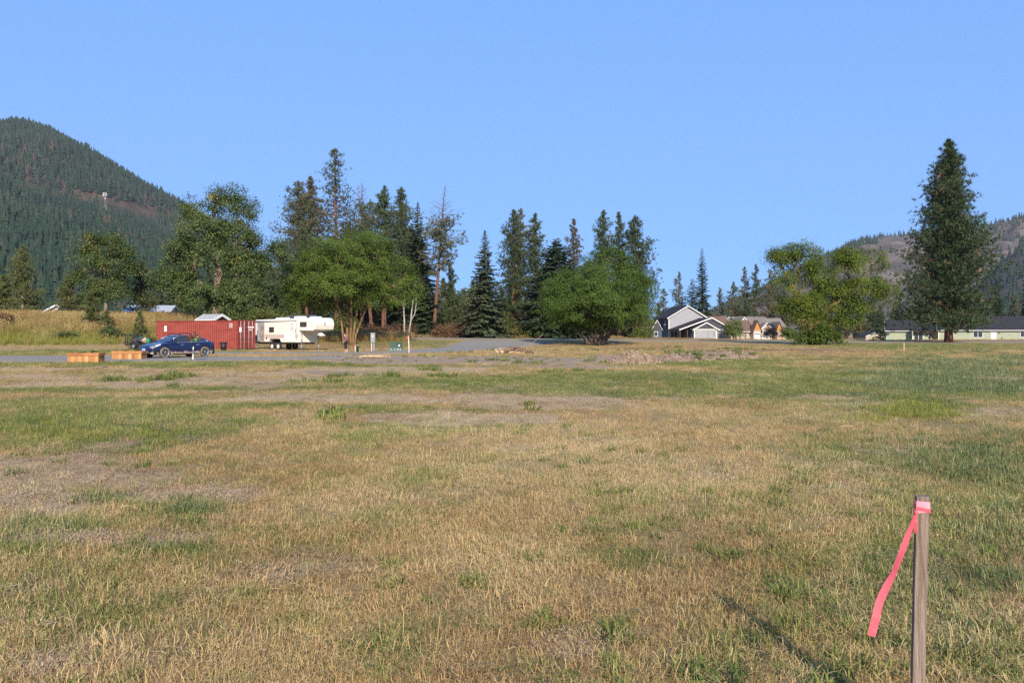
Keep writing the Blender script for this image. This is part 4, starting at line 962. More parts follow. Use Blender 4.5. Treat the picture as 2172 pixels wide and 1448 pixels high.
# ------------------------------------------------------------------ shipping container
def container():
    g = gp(503, 742); H = 2.62*g.y/75; Lc, W = 11.4, 2.3
    e = empty('shipping_container', (g.x, g.y, g.z), math.radians(-29), 'long faded red corrugated shipping container beyond the blue car', 'container')
    red = mat('faded_red_container_paint', (.21,.035,.024), .6, (.275,.054,.037), scale=.9, bump=.1, bscale=8, stretch=(.5,.5,1.6))
    red2 = mat('dull_red_door_paint', (.15,.026,.022), .55, (.20,.038,.032), scale=2)
    def corr(y, s):
        n = int(Lc/.30); rows = [[], []]; x = -Lc+.12
        pitch = (Lc-.24)/n
        for i in range(n):
            for o, dp in ((0, 0), (.30, 0), (.5, .05), (.80, .05), (1.0, 0)):
                for r, z in ((0, .16), (1, H-.12)): rows[r].append((x+pitch*(i+o*.999), y+s*dp, z))
        return MB().grid(rows, smooth=False)
    corr(.02, 1).build('side_wall', red, e, recalc=False)
    corr(W-.02, -1).build('side_wall', red, e, recalc=False)
    b = MB(); b.box(-Lc+.1, -.1, .03, W-.03, H-.09, H-.05); b.build('roof', red, e)
    b = MB(); b.box(-Lc+.1, -.1, .05, W-.05, .12, .16); b.build('floor', dark_steel, e)
    b = MB(); b.box(-Lc+.02, -Lc+.05, .1, W-.1, .1, H-.1); b.build('end_wall', red, e)
    for x0, x1 in ((-Lc, -Lc+.13), (-.13, 0)):
        for y0, y1 in ((0, .13), (W-.13, W)):
            p = MB(); p.box(x0, x1, y0, y1, .12, H-.12).build('corner_post', red, e)
            for z0, z1 in ((0, .12), (H-.12, H)):
                c = MB(); c.box(x0-.01, x1+.01, y0-.01, y1+.01, z0, z1).build('corner_casting', dark_steel if z0 == 0 else red2, e)
    for y0, y1 in ((.0, .07), (W-.07, W)):
        for z0, z1 in ((.0, .15), (H-.10, H-.005)):
            b = MB(); b.box(-Lc+.13, -.13, y0, y1, z0+.001, z1).build('rail', red, e)
    b = MB(); b.box(-.10, 0, .13, W-.13, H-.11, H-.004); b.build('door_header', red2, e)
    for k in range(2):
        y0 = .13+k*(W-.26)/2+.01; y1 = y0+(W-.26)/2-.02
        d = MB(); rows = [[], []]; n = 5; zz = [.14]
        for i in range(n):
            a = .2+(H-.40)*i/n; q = (H-.40)/n; zz += [a+.03, a+q*.45, a+q*.55, a+q*.97]
        zz.append(H-.13); dep = [0]+[0, .03, .03, 0]*n+[0]
        d.grid([[(-.04-dp*1.0, y, z) for y in (y0, y1)] for z, dp in zip(zz, dep)], smooth=False)
        door = d.build('door', red2, e, recalc=False)
        for f in (.28, .72):
            y = y0+(y1-y0)*f
            MB().tube([(.03, y, .08), (.03, y, H-.08)], .022, 6).build('lock_rod', mat('pale_lock_rod', (.55,.47,.42), .5, var=.1), door)
            MB().box(.02, .06, y-.16, y+.02, 1.0, 1.05).build('handle', steel_m, door)
    # stuck-on plates and stencilled marks
    w2 = mat('white_label', (.78,.77,.74), .6, var=.04)
    for x0, x1, z0, z1 in ((-10.15, -9.80, H*.62, H*.82), (-.95, -.88, H*.74, H*.9), (-.70, -.63, H*.74, H*.9)):
        MB().box(x0, x1, -.036, -.03, z0, z1).build('label_plate', w2, e)
    MB().box(.0, .012, .27, .55, H*.60, H*.76).build('label_plate', w2, e)
    r_ = random.Random(4); y = 1.28
    for row, (z, hh, y_end) in enumerate(((H*.74, .13, 2.05), (H*.66, .09, 1.75))):
        y = 1.36+.1*row
        while y < y_end:
            w = r_.choice((.06, .08, .09)); MB().box(.0, .010, y, y+w, z, z+hh).build('stencil_mark', w2, e); y += w+.025
container()

# ------------------------------------------------------------------ wheels
def wheel(parent, c, r, w, rim_m, tyre_m=None, spokes=0, rimr=.62, axis='y', side=-1, name='wheel'):
    """c: centre; side: which way the outer face looks along the axis"""
    we = bpy.data.objects.new(name, None); C.objects.link(we); we.parent = parent; we.location = c; we.empty_display_size = .1
    b = MB(); q = w/2
    b.lathe([(r*rimr, -q*.8), (r*.80, -q), (r*.94, -q*.92), (r, -q*.6), (r, q*.6), (r*.94, q*.92), (r*.80, q), (r*rimr, q*.8)], 28, axis)
    b.build('tyre', tyre_m or rubber_m, we)
    b = MB(); s = side
    if spokes:
        b.lathe([(r*rimr, s*q*.78), (r*rimr*.93, s*q*.80), (r*rimr*.90, s*q*.35)], 28, axis)
        for k in range(spokes):
            a = 2*math.pi*k/spokes+.3; ca, sa = math.cos(a), math.sin(a); R1 = r*rimr*.93
            for da, ww in ((0, .05),):
                px_, pz_ = -sa, ca
                pts = [(.05*ca+px_*ww*.8, s*q*.72, .05*sa+pz_*ww*.8), (.05*ca-px_*ww*.8, s*q*.72, .05*sa-pz_*ww*.8), (R1*ca-px_*ww*.45+.02*px_, s*q*.80, R1*sa-pz_*ww*.45+.02*pz_), (R1*ca+px_*ww*.9, s*q*.80, R1*sa+pz_*ww*.9)]
                b.prism(pts, (0, -s*.03, 0))
        b.lathe([(.001, s*q*.80), (.06, s*q*.78), (.065, s*q*.6)], 12, axis)
    else:
        b.lathe([(r*rimr, s*q*.75), (r*rimr*.92, s*q*.85), (r*rimr*.8, s*q*.55), (r*.22, s*q*.45), (r*.20, s*q*.9), (.001, s*q*.92)], 24, axis)
    b.build('rim', rim_m, we)
    if spokes:
        MB().lathe([(r*rimr*.9, s*q*.3), (.001, s*q*.3)], 24, axis).build('brake_disc', black_m, we)
    else:
        MB().lathe([(r*.10, s*q*.92), (r*.09, s*q*1.06), (.001, s*q*1.08)], 10, axis).build('hub_cap', black_m, we)
    return we

# ------------------------------------------------------------------ fifth-wheel camper
def camper():
    x0, y0 = -20.6, 82.3
    e = empty('camper_trailer', (x0, y0, tz(x0, y0)+.02), math.radians(-35), 'cream fifth-wheel camper trailer with maroon stripes parked on the gravel', 'camper')
    cream = siding('cream_aluminium_siding', (.72,.67,.57), .15, 'Z', .5, .03, .4)
    mar = mat('maroon_stripe', (.22,.05,.05), .5, var=.08); frame_m = mat('brown_window_frame', (.10,.045,.032), .5)
    W = 2.4
    prof = [(-6.5,.78),(-6.55,1.6),(-6.5,2.86),(-6.38,2.99),(-3.2,3.04),(0,3.06),(1.95,3.13),(2.28,2.98),(2.42,2.45),(2.30,2.02),(2.02,1.86),(.02,1.90),(.0,.74),(-2.55,.74),(-2.75,1.08),(-4.25,1.08),(-4.45,.76)]
    b = MB(); b.prism([(x, 0, z) for x, z in prof], (0, W, 0)); body = b.build('body', cream, e)
    bv = body.modifiers.new('round', 'BEVEL'); bv.width = .07; bv.segments = 3; bv.limit_method = 'ANGLE'; bv.angle_limit = math.radians(50)
    # chassis
    b = MB(); b.box(-6.3, -.1, .25, .40, .58, .73); b.box(-6.3, -.1, W-.40, W-.25, .58, .73)
    for x in (-6.2, -4.2, -2.9, -1.2): b.box(x, x+.1, .40, W-.40, .60, .71)
    b.build('chassis', dark_steel, e)
    MB().box(-6.75, -6.55, .05, W-.05, .62, .74).build('bumper', white_m, e)
    for x in (-3.98, -3.06):
        for y, s in ((.17, -1), (W-.17, 1)): wheel(e, (x, y, .36), .36, .22, white_m, side=s, rimr=.58)
    MB().box(-4.2, -2.8, .5, W-.5, .70, 1.07).build('wheel_well', black_m, e)
    def pane_window(x0, x1, z0, z1, face=0.0, slats=3):
        w = MB(); w.box(x0-.05, x1+.05, -.022, -.004, z0-.05, z0); w.box(x0-.05, x1+.05, -.022, -.004, z1, z1+.05); w.box(x0-.05, x0, -.022, -.004, z0, z1); w.box(x1, x1+.05, -.022, -.004, z0, z1)
        for k in range(1, slats): z = z0+(z1-z0)*k/slats; w.box(x0, x1, -.018, -.006, z-.012, z+.012)
        f = w.build('window', frame_m, e); MB().box(x0, x1, -.012, -.003, z0, z1).build('pane', glass_m, f)
    pane_window(-4.25, -3.62, 1.78, 2.20); pane_window(.28, 1.12, 2.30, 2.68)
    # doors: the rear one stands open, the front one shut
    dm = mat('cream_door', (.70,.67,.60), .4, var=.03)
    d = MB().box(-1.28, -.52, -.03, -.004, .86, 2.76).build('door', dm, e)
    w = MB().box(-1.10, -.72, -.042, -.03, 1.98, 2.56).build('door_window_frame', mar, d); MB().box(-1.06, -.76, -.050, -.042, 2.02, 2.52).build('pane', mat('lace_curtain', (.62,.60,.56), .5, var=.1, scale=9), w)
    MB().box(-.64, -.58, -.06, -.03, 1.72, 1.80).build('handle', steel_m, d)
    MB().box(-5.72, -5.02, -.014, -.003, .86, 2.70).build('doorway', mat('dim_doorway', (.16,.15,.145), .8, (.34,.27,.25), scale=2.5), e)  # flat panel on the wall, the open doorway's dimness put into its colour
    o = MB(); o.box(-.02, .68, -.02, .02, .88, 2.70); od = o.build('door', mat('grey_inner_door', (.50,.52,.53), .4, var=.08), e); od.location = (-5.74, -.03, 0); od.rotation_euler = (0, 0, math.radians(-58))
    MB().box(.12, .52, -.03, -.022, 2.0, 2.55).build('pane', glass_m, od)
    MB().box(-5.75, -5.0, -.45, -.05, .42, .47).build('step', steel_m, e)
    for z, h in ((1.40, .07), (1.28, .035), (1.20, .03)):
        for a, c in ((-6.4, -5.8), (-4.95, -2.05), (-.45, -.06)): MB().box(a, c, -.009, -.003, z, z+h).build('stripe', mar, e)
    MB().box(-2.02, -1.40, -.012, -.003, 1.10, 1.52).build('access_hatch', mat('white_hatch', (.82,.82,.80), .4, var=.03), e)
    MB().box(-.42, -.30, -.03, -.003, 1.70, 2.0).build('grab_handle', mat('brown_handle', (.30,.20,.16), .5), e)
    MB().box(-4.75, -4.62, -.03, -.003, 1.05, 1.25).build('outlet_cover', black_m, e)
    b = MB(); b.tube([(-6.3, -.07, 2.83), (-.25, -.07, 2.93)], .075, 8); b.build('awning_roller', mat('awning_cloth', (.70,.66,.58), .6, var=.06), e)
    for x in (-6.28, -.27): MB().box(x-.03, x+.03, -.05, -.004, 1.0, 2.85).build('awning_arm', alum_m, e)
    for x, w_, h_, y in ((-1.2, 1.0, .26, .9), (1.0, .9, .20, .9), (-3.9, 1.4, .14, 1.0)):
        b = MB(); b.prism([(x-w_/2, y, 3.04), (x+w_/2, y, 3.06), (x+w_*.38, y, 3.06+h_), (x-w_*.42, y, 3.05+h_)], (0, .8, 0)); b.build('roof_unit', white_m, e)
    MB().box(.35, .75, 1.1, 1.6, 3.07, 3.42).build('roof_vent', mat('blue_grey_vent', (.06,.08,.12), .4), e)
    # hitch, landing legs, nose marks
    b = MB(); b.prism([(.9,1.0,1.88),(1.5,1.0,1.88),(2.25,1.0,1.42),(2.15,1.0,1.34),(1.2,1.0,1.55)], (0,.4,0)); b.build('king_pin_box', white_m, e)
    for y in (.12, W-.12):
        b = MB(); b.tube([(.32, y, .12), (.32, y, 1.88)], .045, 8); b.box(.20, .44, y-.12, y+.12, .0, .05); b.tube([(.32, y, .05), (.32, y, .6)], .06, 8); b.build('landing_leg', steel_m, e)
    b = MB(); b.box(.0, .004, .18, 1.5, .80, .86); b.build('seam', mat('cream_seam', (.62,.58,.5), .5), e)
    b = MB(); b.box(.003, .012, .35, .75, .95, 1.45); b.build('access_hatch', mat('cream_hatch', (.72,.68,.58), .5), e)
    for q, (yy, z) in enumerate(((1.10, 2.66), (1.02, 2.52), (1.12, 2.50), (1.22, 2.52), (1.15, 2.40))): MB().box(2.37, 2.45, yy, yy+.07, z, z+.05).build('nose_emblem', mat('dark_emblem', (.10,.09,.09), .5), e)
    for x in (-3.5, -3.42): pass
    MB().box(-3.62, -3.42, .0, .3, .0, .10).build('wheel_chock', mat('plank_chock', (.40,.24,.12), .8), e)
camper()

# ------------------------------------------------------------------ cars
def car(name, loc, rz, label, paint, detail=True, plate=True):
    e = empty(name, loc, rz, label, 'car')          # local +x = forwards
    st = np.array(sorted(set(list(np.linspace(-2.35, 2.35, 40)) + [c+.355*math.cos(a) for c in (-1.44, 1.44) for a in np.linspace(0, math.pi, 13)])))
    I = lambda xs_, ys_: np.interp(st, xs_, ys_)
    zd = I([-2.35,-2.28,-2.0,-1.4,-.6,.8,1.3,1.8,2.15,2.28,2.35], [.72,.98,1.06,1.05,1.02,1.0,.985,.90,.78,.70,.55])      # centre line
    zs = I([-2.35,-2.2,-1.5,-.5,.7,1.4,1.9,2.2,2.35], [.70,.93,.985,.955,.93,.90,.80,.70,.52])                             # shoulder
    ws = I([-2.35,-2.2,-1.9,-1.2,0,1.2,1.8,2.15,2.30,2.35], [.62,.76,.86,.915,.92,.91,.86,.74,.58,.45])
    zb = I([-2.35,-2.2,-1.9,1.9,2.2,2.35], [.42,.28,.19,.19,.22,.34])
    for c in (-1.44, 1.44):
        q = np.abs(st-c) < .37; zb = np.where(q, np.maximum(zb, .335+np.sqrt(np.maximum(0, .37**2-(st-c)**2))), zb)
    rows = []
    for i, x in enumerate(st):
        h = []
        m = zb[i]+(zs[i]-zb[i])*.55
        h = [(x, -ws[i]*.965, zb[i]), (x, -ws[i]*1.0, zb[i]+(zs[i]-zb[i])*.25), (x, -ws[i]*1.005, m), (x, -ws[i]*.985, zs[i]-.05), (x, -ws[i]*.94, zs[i]), (x, -ws[i]*.80, zs[i]+(zd[i]-zs[i])*.55), (x, -ws[i]*.45, zd[i]-.008), (x, 0, zd[i])]
        rows.append(h+[(a, -y, z) for a, y, z in h[-2::-1]])
    b = MB(); b.grid(rows); n = len(rows[0])
    b.add(rows[0], [tuple(range(n))]); b.add(rows[-1], [tuple(range(n-1, -1, -1))])
    b.build('body', paint, e)
    MB().box(-2.2, 2.15, -.80, .80, .20, .62).build('underbody', black_m, e)
    # glasshouse
    gx_ = np.array([-1.98,-1.7,-1.35,-1.0,-.62,-.2,.12,.4,.75,1.10])
    zr = np.interp(gx_, [-2.05,-1.7,-1.2,-.6,-.1,.2,.55,1.15], [1.05,1.18,1.335,1.43,1.445,1.43,1.30,.99])
    zl = np.interp(gx_, [-2,-1.5,0,1.15], [.99,.985,.945,.915]); wl_ = np.interp(gx_, [-2,-1.4,0,.8,1.15], [.66,.80,.855,.85,.80]); wr_ = np.interp(gx_, [-2,-1.2,-.2,.4,1.15], [.50,.55,.58,.60,.70])
    zl = np.minimum(zl, zr-.004)
    R_ = [[(x, -w0, z0), (x, -(w0*.42+w1*.58), z0+(z1-z0)*.62), (x, -w1, z1-.035*(z1-z0)/.5), (x, -w1*.5, z1-.004), (x, w1*.5, z1-.004), (x, w1, z1-.035*(z1-z0)/.5), (x, (w0*.42+w1*.58), z0+(z1-z0)*.62), (x, w0, z0)] for x, w0, z0, w1, z1 in zip(gx_, wl_, zl, wr_, zr)]
    def patch(nm, i0, i1, j0, j1, m, push=0.0):
        bb = MB(); bb.grid([[tuple(Vector(p)+Vector((0, 0, 0))) for p in r[j0:j1+1]] for r in R_[i0:i1+1]]); return bb.build(nm, m, e)
    patch('windscreen', 6, 9, 2, 5, glass_b); patch('roof', 4, 6, 2, 5, mat('dark_glass_roof', (.02,.03,.06), .08)); patch('rear_window', 0, 4, 2, 5, glass_b)
    for j0, j1 in ((0, 2), (5, 7)):
        patch('pillar', 8, 9, j0, j1, paint); patch('pillar', 0, 1, j0, j1, paint)
        patch('side_window', 4, 8, j0, j1, glass_b); patch('side_window', 1, 4, j0, j1, glass_b)
    for s in (-1, 1):
        # bright window line, pillar, handles, mirror, sill
        low = [(x, s*(w+.012), z+.012) for x, w, z in zip(gx_, wl_, zl)]; top = [(x, s*(w+.010), z-.03*(z-z0)/.5) for x, w, z, z0 in zip(gx_, wr_, zr, zl)]
        t = MB(); t.tube(low[1:9], .013, 5); t.tube(top[1:9], .013, 5); t.tube([low[1], top[1]], .013, 5); t.tube([low[8], top[8]], .013, 5); t.build('window_trim', alum_m, e)
        MB().tube([tuple(low[4]), (gx_[4]+.02, s*((wl_[4]*.42+wr_[4]*.58)+.012), zl[4]+(zr[4]-zl[4])*.62), tuple(top[4])], .022, 5).build('door_pillar', black_m, e)
        for x in (-.98, .15): MB().box(x, x+.20, s*.918-.012, s*.918+.012, .80, .825).build('door_handle', alum_m, e)
        m_ = MB(); m_.prism([(.78, s*.90, .96), (.96, s*.90, .95), (.92, s*.90, 1.08), (.80, s*.90, 1.09)], (0, s*.17, 0)); m_.build('mirror', paint, e)
        hl = MB(); hl.grid([[(1.72, s*.862, .80), (1.72, s*.80, .865)], [(1.95, s*.818, .70), (1.95, s*.70, .80)], [(2.14, s*.73, .63), (2.14, s*.56, .735)], [(2.24, s*.60, .60), (2.24, s*.46, .675)]])
        hh = hl.build('headlight', mat('headlight_lens', (.42,.44,.46), .12, spec=.8, var=.05), e); hh.location = (.022, s*.022, .012)
        MB().box(-.95, .95, s*.905-.012, s*.905+.012, .20, .27).build('sill', black_m, e)
        for x in (-1.44, 1.44):
            wheel(e, (x, s*.80, .335), .335, .23, mat('grey_alloy', (.20,.20,.205), .35, metal=.6), dusty_rubber, 5, .68, side=s)
            a = MB(); a.lathe([(.372, -.02), (.40, .0), (.372, .02)], 24, 'y'); 
        tl = MB(); tl.grid([[(-2.20, s*.74, .86), (-2.17, s*.77, .96)], [(-2.31, s*.52, .86), (-2.26, s*.55, .96)]]); x_ = tl.build('tail_light', mat('red_lens', (.35,.01,.01), .2), e); x_.location = (-.02, s*.02, 0)
        for x in (-.60, .62): MB().box(x-.006, x+.006, s*.922-.004, s*.922+.004, .28, .90).build('door_gap', black_m, e)
    if detail:
        # cross bars of the roof rack
        for x in (-.55, .25):
            z = float(np.interp(x, gx_, zr)); t = MB(); t.tube([(x, -.62, z-.05), (x, -.60, z+.07), (x, -.3, z+.11), (x, .3, z+.11), (x, .60, z+.07), (x, .62, z-.05)], .026, 6); t.build('roof_bar', black_m, e)
        if plate:
            p = MB(); p.box(2.345, 2.36, -.155, .155, .42, .575); pl_ = p.build('licence_plate', mat('pale_plate', (.60,.66,.78), .4, var=.04), e)
            for k in range(6): MB().box(2.36, 2.364, -.12+k*.042, -.095+k*.042, .47, .53).build('plate_mark', mat('plate_ink', (.08,.10,.30), .5), pl_)
        MB().box(2.18, 2.33, -.55, .55, .25, .36).build('lower_intake', black_m, e)
        MB().box(.55, .78, -.45, .05, 1.135, 1.16).build('paper', mat('sunlit_paper', (.55,.66,.68), .6), e)
    return e
def car_paint(name, col, mud=True):
    m = mat(name, col, .22, var=.06, spec=.5, coat=.7)
    nt = m.node_tree; N, L = nt.nodes, nt.links; P = N['Principled BSDF']; P.inputs['Coat Roughness'].default_value = .05
    if mud:
        tc = N.new('ShaderNodeTexCoord'); sx = N.new('ShaderNodeSeparateXYZ'); L.new(tc.outputs['Object'], sx.inputs[0])
        n = N.new('ShaderNodeTexNoise'); n.inputs['Scale'].default_value = 3.2; n.inputs['Detail'].default_value = 5; L.new(tc.outputs['Object'], n.inputs['Vector'])
        a = N.new('ShaderNodeMath'); a.operation = 'MULTIPLY_ADD'; a.inputs[1].default_value = .42; L.new(n.outputs['Fac'], a.inputs[0]); a.inputs[2].default_value = .16
        mr = N.new('ShaderNodeMapRange'); mr.inputs[3].default_value = 1; mr.inputs[4].default_value = 0
        s = N.new('ShaderNodeMath'); s.operation = 'SUBTRACT'; L.new(sx.outputs['Z'], s.inputs[0]); L.new(a.outputs[0], s.inputs[1]); mr.inputs[1].default_value = -.06; mr.inputs[2].default_value = .05; L.new(s.outputs[0], mr.inputs[0])
        mx = N.new('ShaderNodeMix'); mx.data_type = 'RGBA'; old = P.inputs['Base Color'].links[0].from_socket; L.new(mr.outputs[0], mx.inputs[0]); L.new(old, mx.inputs[6]); mx.inputs[7].default_value = (.33,.25,.185,1); L.new(mx.outputs[2], P.inputs['Base Color'])
        r2 = N.new('ShaderNodeMapRange'); r2.inputs[3].default_value = .22; r2.inputs[4].default_value = .9; L.new(mr.outputs[0], r2.inputs[0]); L.new(r2.outputs[0], P.inputs['Roughness'])
        r3 = N.new('ShaderNodeMapRange'); r3.inputs[3].default_value = .7; r3.inputs[4].default_value = 0; L.new(mr.outputs[0], r3.inputs[0]); L.new(r3.outputs[0], P.inputs['Coat Weight'])
    return m
gcar = at(376, 54.6)
car('parked_car', (gcar.x, gcar.y, gcar.z+.05), math.radians(180+56), 'dusty dark blue sedan with roof bars parked on the gravel drive', car_paint('dusty_blue_paint', (.004,.0075,.042)))
gv = at(832, 142); car('parked_car', (gv.x, gv.y, gv.z+.55), math.radians(175), 'white car half hidden behind the rusty brush and road', car_paint('white_car_paint', (.78,.78,.78), False), False)
gv = at(946, 146); car('parked_car', (gv.x, gv.y, gv.z+.15), math.radians(185), 'red car half hidden behind brush under the leaning pine', car_paint('red_car_paint', (.40,.02,.015), False), False)

# ------------------------------------------------------------------ utility trailer and its load
def trailer():
    g = gp(266, 740.5); e = empty('utility_trailer', g, math.radians(-28), 'small black utility trailer with raised ramp gate behind the blue car', 'trailer')
    b = MB(); b.box(0, 2.6, 0, .07, .40, .52); b.box(0, 2.6, 1.43, 1.5, .40, .52); b.box(0, .07, .07, 1.43, .40, .52); b.box(2.53, 2.6, .07, 1.43, .40, .52); b.build('frame', dark_steel, e)
    for k in range(7): MB().box(.08, 2.52, .08+k*.192, .08+k*.192+.18, .47, .51).build('deck_plank', mat('weathered_deck', (.16,.12,.09), .9, var=.2, stretch=(.3,4,4)), e)
    gt = MB(); gt.box(-.04, -.005, 0, 1.5, .30, .36); gt.box(-.045, -.0, -.01, 1.51, 1.33, 1.42); gt.box(-.04, -.005, 0, 1.5, .62, .66)
    for k in range(7): y = k*(1.46/6); gt.box(-.05, .005, y-.01, y+.05, .36, 1.34)
    gt.build('ramp_gate', dark_steel, e)
    for y in (0, 1.46):
        r = MB(); r.box(0, 2.6, y, y+.04, .78, .82)
        for x in (0.02, .85, 1.7, 2.55): r.box(x, x+.04, y+.001, y+.039, .52, .78)
        r.build('side_rail', dark_steel, e)
    wheel(e, (1.35, -.14, .30), .30, .18, steel_m, side=-1); wheel(e, (1.35, 1.64, .30), .30, .18, steel_m, side=1)
    for y in (-.26, 1.52):
        f = MB(); f.prism([(.92,y,.40),(.98,y,.62),(1.72,y,.62),(1.78,y,.40),(1.72,y,.42),(1.66,y,.58),(1.04,y,.58),(.98,y,.42)], (0,.24,0)); f.build('mudguard', dark_steel, e)
    t = MB(); t.tube([(2.6,.1,.45),(3.7,.75,.45)], .04, 6); t.tube([(2.6,1.4,.45),(3.7,.75,.45)], .04, 6); t.tube([(3.7,.75,.45),(3.95,.75,.45)], .05, 6); t.tube([(3.5,.75,.0),(3.5,.75,.6)], .035, 6); t.build('tongue', dark_steel, e)
    M = e.matrix_basis.copy(); M = Matrix.Translation(g) @ Matrix.Rotation(math.radians(-28), 4, 'Z')
    def sack(lp, sx, sy, sz, col, label, seed):
        r_ = np.random.default_rng(seed); b = MB(); rows = []
        for i in range(9):
            th = math.pi*i/8; rows.append([])
            for j in range(13):
                a = 2*math.pi*(j % 12)/12; q = 1+.22*math.sin(3*a+seed+i)*math.sin(th)+.1*math.sin(5*a-2*i)
                rows[-1].append((sx*math.sin(th)*math.cos(a)*q, sy*math.sin(th)*math.sin(a)*q, sz*(1-math.cos(th))*.5*(1+.12*math.sin(2*a+seed))))
        b.grid(rows); me = b.build('sack', mat('sack_cloth_%d' % seed, col, .8, var=.25, scale=6)); me.location = M @ Vector(lp)
        tag(me, label, 'sack', 'bundles on the trailer')
    sack((.75,.55,.51), .34, .3, .52, (.05,.045,.06), 'dark rounded bundle on the trailer deck near the gate', 1)
    sack((1.55,.45,.51), .36, .32, .68, (.03,.045,.05), 'tall dark bundle in the middle of the trailer deck', 2)
    sack((1.22,.75,.51), .22, .22, .58, (.62,.58,.48), 'pale cream sack between the dark trailer bundles', 3)
    sack((2.05,.5,.51), .30, .28, .56, (.46,.26,.20), 'pinkish brown sack at the front of the trailer deck', 4)
    sack((2.38,.6,.51), .20, .24, .50, (.02,.20,.10), 'green sack at the front end of the trailer deck', 5)
trailer()

def bin_():
    g = gp(474, 743.5); e = empty('refuse_bin', g, 0, 'black round plastic bin in front of the red container', 'bin')
    MB().lathe([(.001,0),(.25,0),(.30,.74),(.28,.74),(.24,.04),(.001,.03)], 20, 'z').build('body', black_m, e)
    MB().lathe([(.30,.70),(.335,.71),(.335,.76),(.29,.77)], 20, 'z').build('rim', black_m, e)
    for s in (-1, 1): MB().tube([(s*.32,-.08,.64),(s*.38,-.06,.62),(s*.38,.06,.62),(s*.32,.08,.64)], .014, 5).build('handle', black_m, e)
bin_()

# ------------------------------------------------------------------ cedar planters
woods_ = [mat('cedar_%d' % i, c, .75, [q*1.28 for q in c], scale=7, stretch=(6,6,.8), bump=.2, bscale=40) for i, c in enumerate(((.33,.145,.05),(.42,.215,.08),(.26,.10,.036),(.46,.26,.11)))]
def planter(px, py, w, rz, label, seed):
    g = gp(px, py); r_ = random.Random(seed); e = empty('planter_box', g+Vector((0, 0, -.02)), rz, label, 'planter', 'cedar planter boxes')
    D, H = .85, .56; n = 9
    pm = {}
    def plank(x0, x1, y0, y1, z0, z1, k):
        b = MB(); b.box(x0, x1, y0, y1, z0, z1).build('plank', woods_[k], e)
    pw = w/n
    for i in range(n):
        t = r_.uniform(0, .006)
        plank(-w/2+i*pw+.003, -w/2+(i+1)*pw-.003, -t, .022, .0, H-.16+.02, r_.choice((0,0,1,1,2,3)))
        plank(-w/2+i*pw+.003, -w/2+(i+1)*pw-.003, D-.022, D+t, .0, H-.14, r_.choice((0,1,2)))
    for s in (-1, 1):
        for i in range(5):
            q = (D-.05)/5; x = s*w/2
            plank(min(x, x-s*.022), max(x, x-s*.022), .025+i*q+.003, .025+(i+1)*q-.003, .0, H-.14, r_.choice((0,1,2)))
    for nm, bx in (('rim_board', (-w/2-.035, .0, -.035, -.008)), ('rim_board', (.004, w/2+.035, -.035, -.008)), ('rim_board', (-w/2-.035, w/2+.035, D+.008, D+.035))):
        MB().box(bx[0], bx[1], bx[2], bx[3], H-.155, H).build(nm, woods_[r_.choice((0, 2))], e)
    for s in (-1, 1):
        x = s*(w/2+.022); MB().box(x-.013, x+.013, -.007, D+.007, H-.155, H-.001).build('rim_board', woods_[0], e)
    MB().box(-w/2+.025, w/2-.025, .025, D-.025, .05, H-.10).build('soil', mat('potting_soil', (.05,.035,.025), .95), e)
    for k in range(2):
        x = (-.12, .26)[k]*w; c, t = broadleaf(seed*10+k, [(0,0,.10,.20-.06*k,.13,.10)], [[(0,0,-.05,.012),(0,0,.06,.008)]], 14, 14, .07, .07, 6)
        p = empty('seedling', g+Vector((x*math.cos(rz), x*math.sin(rz)+.35, H-.12)), 0, '%s green seedling tuft growing in the %s planter box' % (('wider left', 'narrower right')[k], 'left' if seed == 1 else 'right'), 'plant', 'seedlings in the planter boxes')
        obj('crown', c, lf_maple, p); obj('stem', t, bark_grey, p)
planter(176, 770, 1.56, math.radians(5), 'left cedar planter box, nearer to the camera and standing apart', 1)
planter(268.5, 763.5, 1.72, math.radians(2), 'right cedar planter box, in front of the blue car bumper', 2)

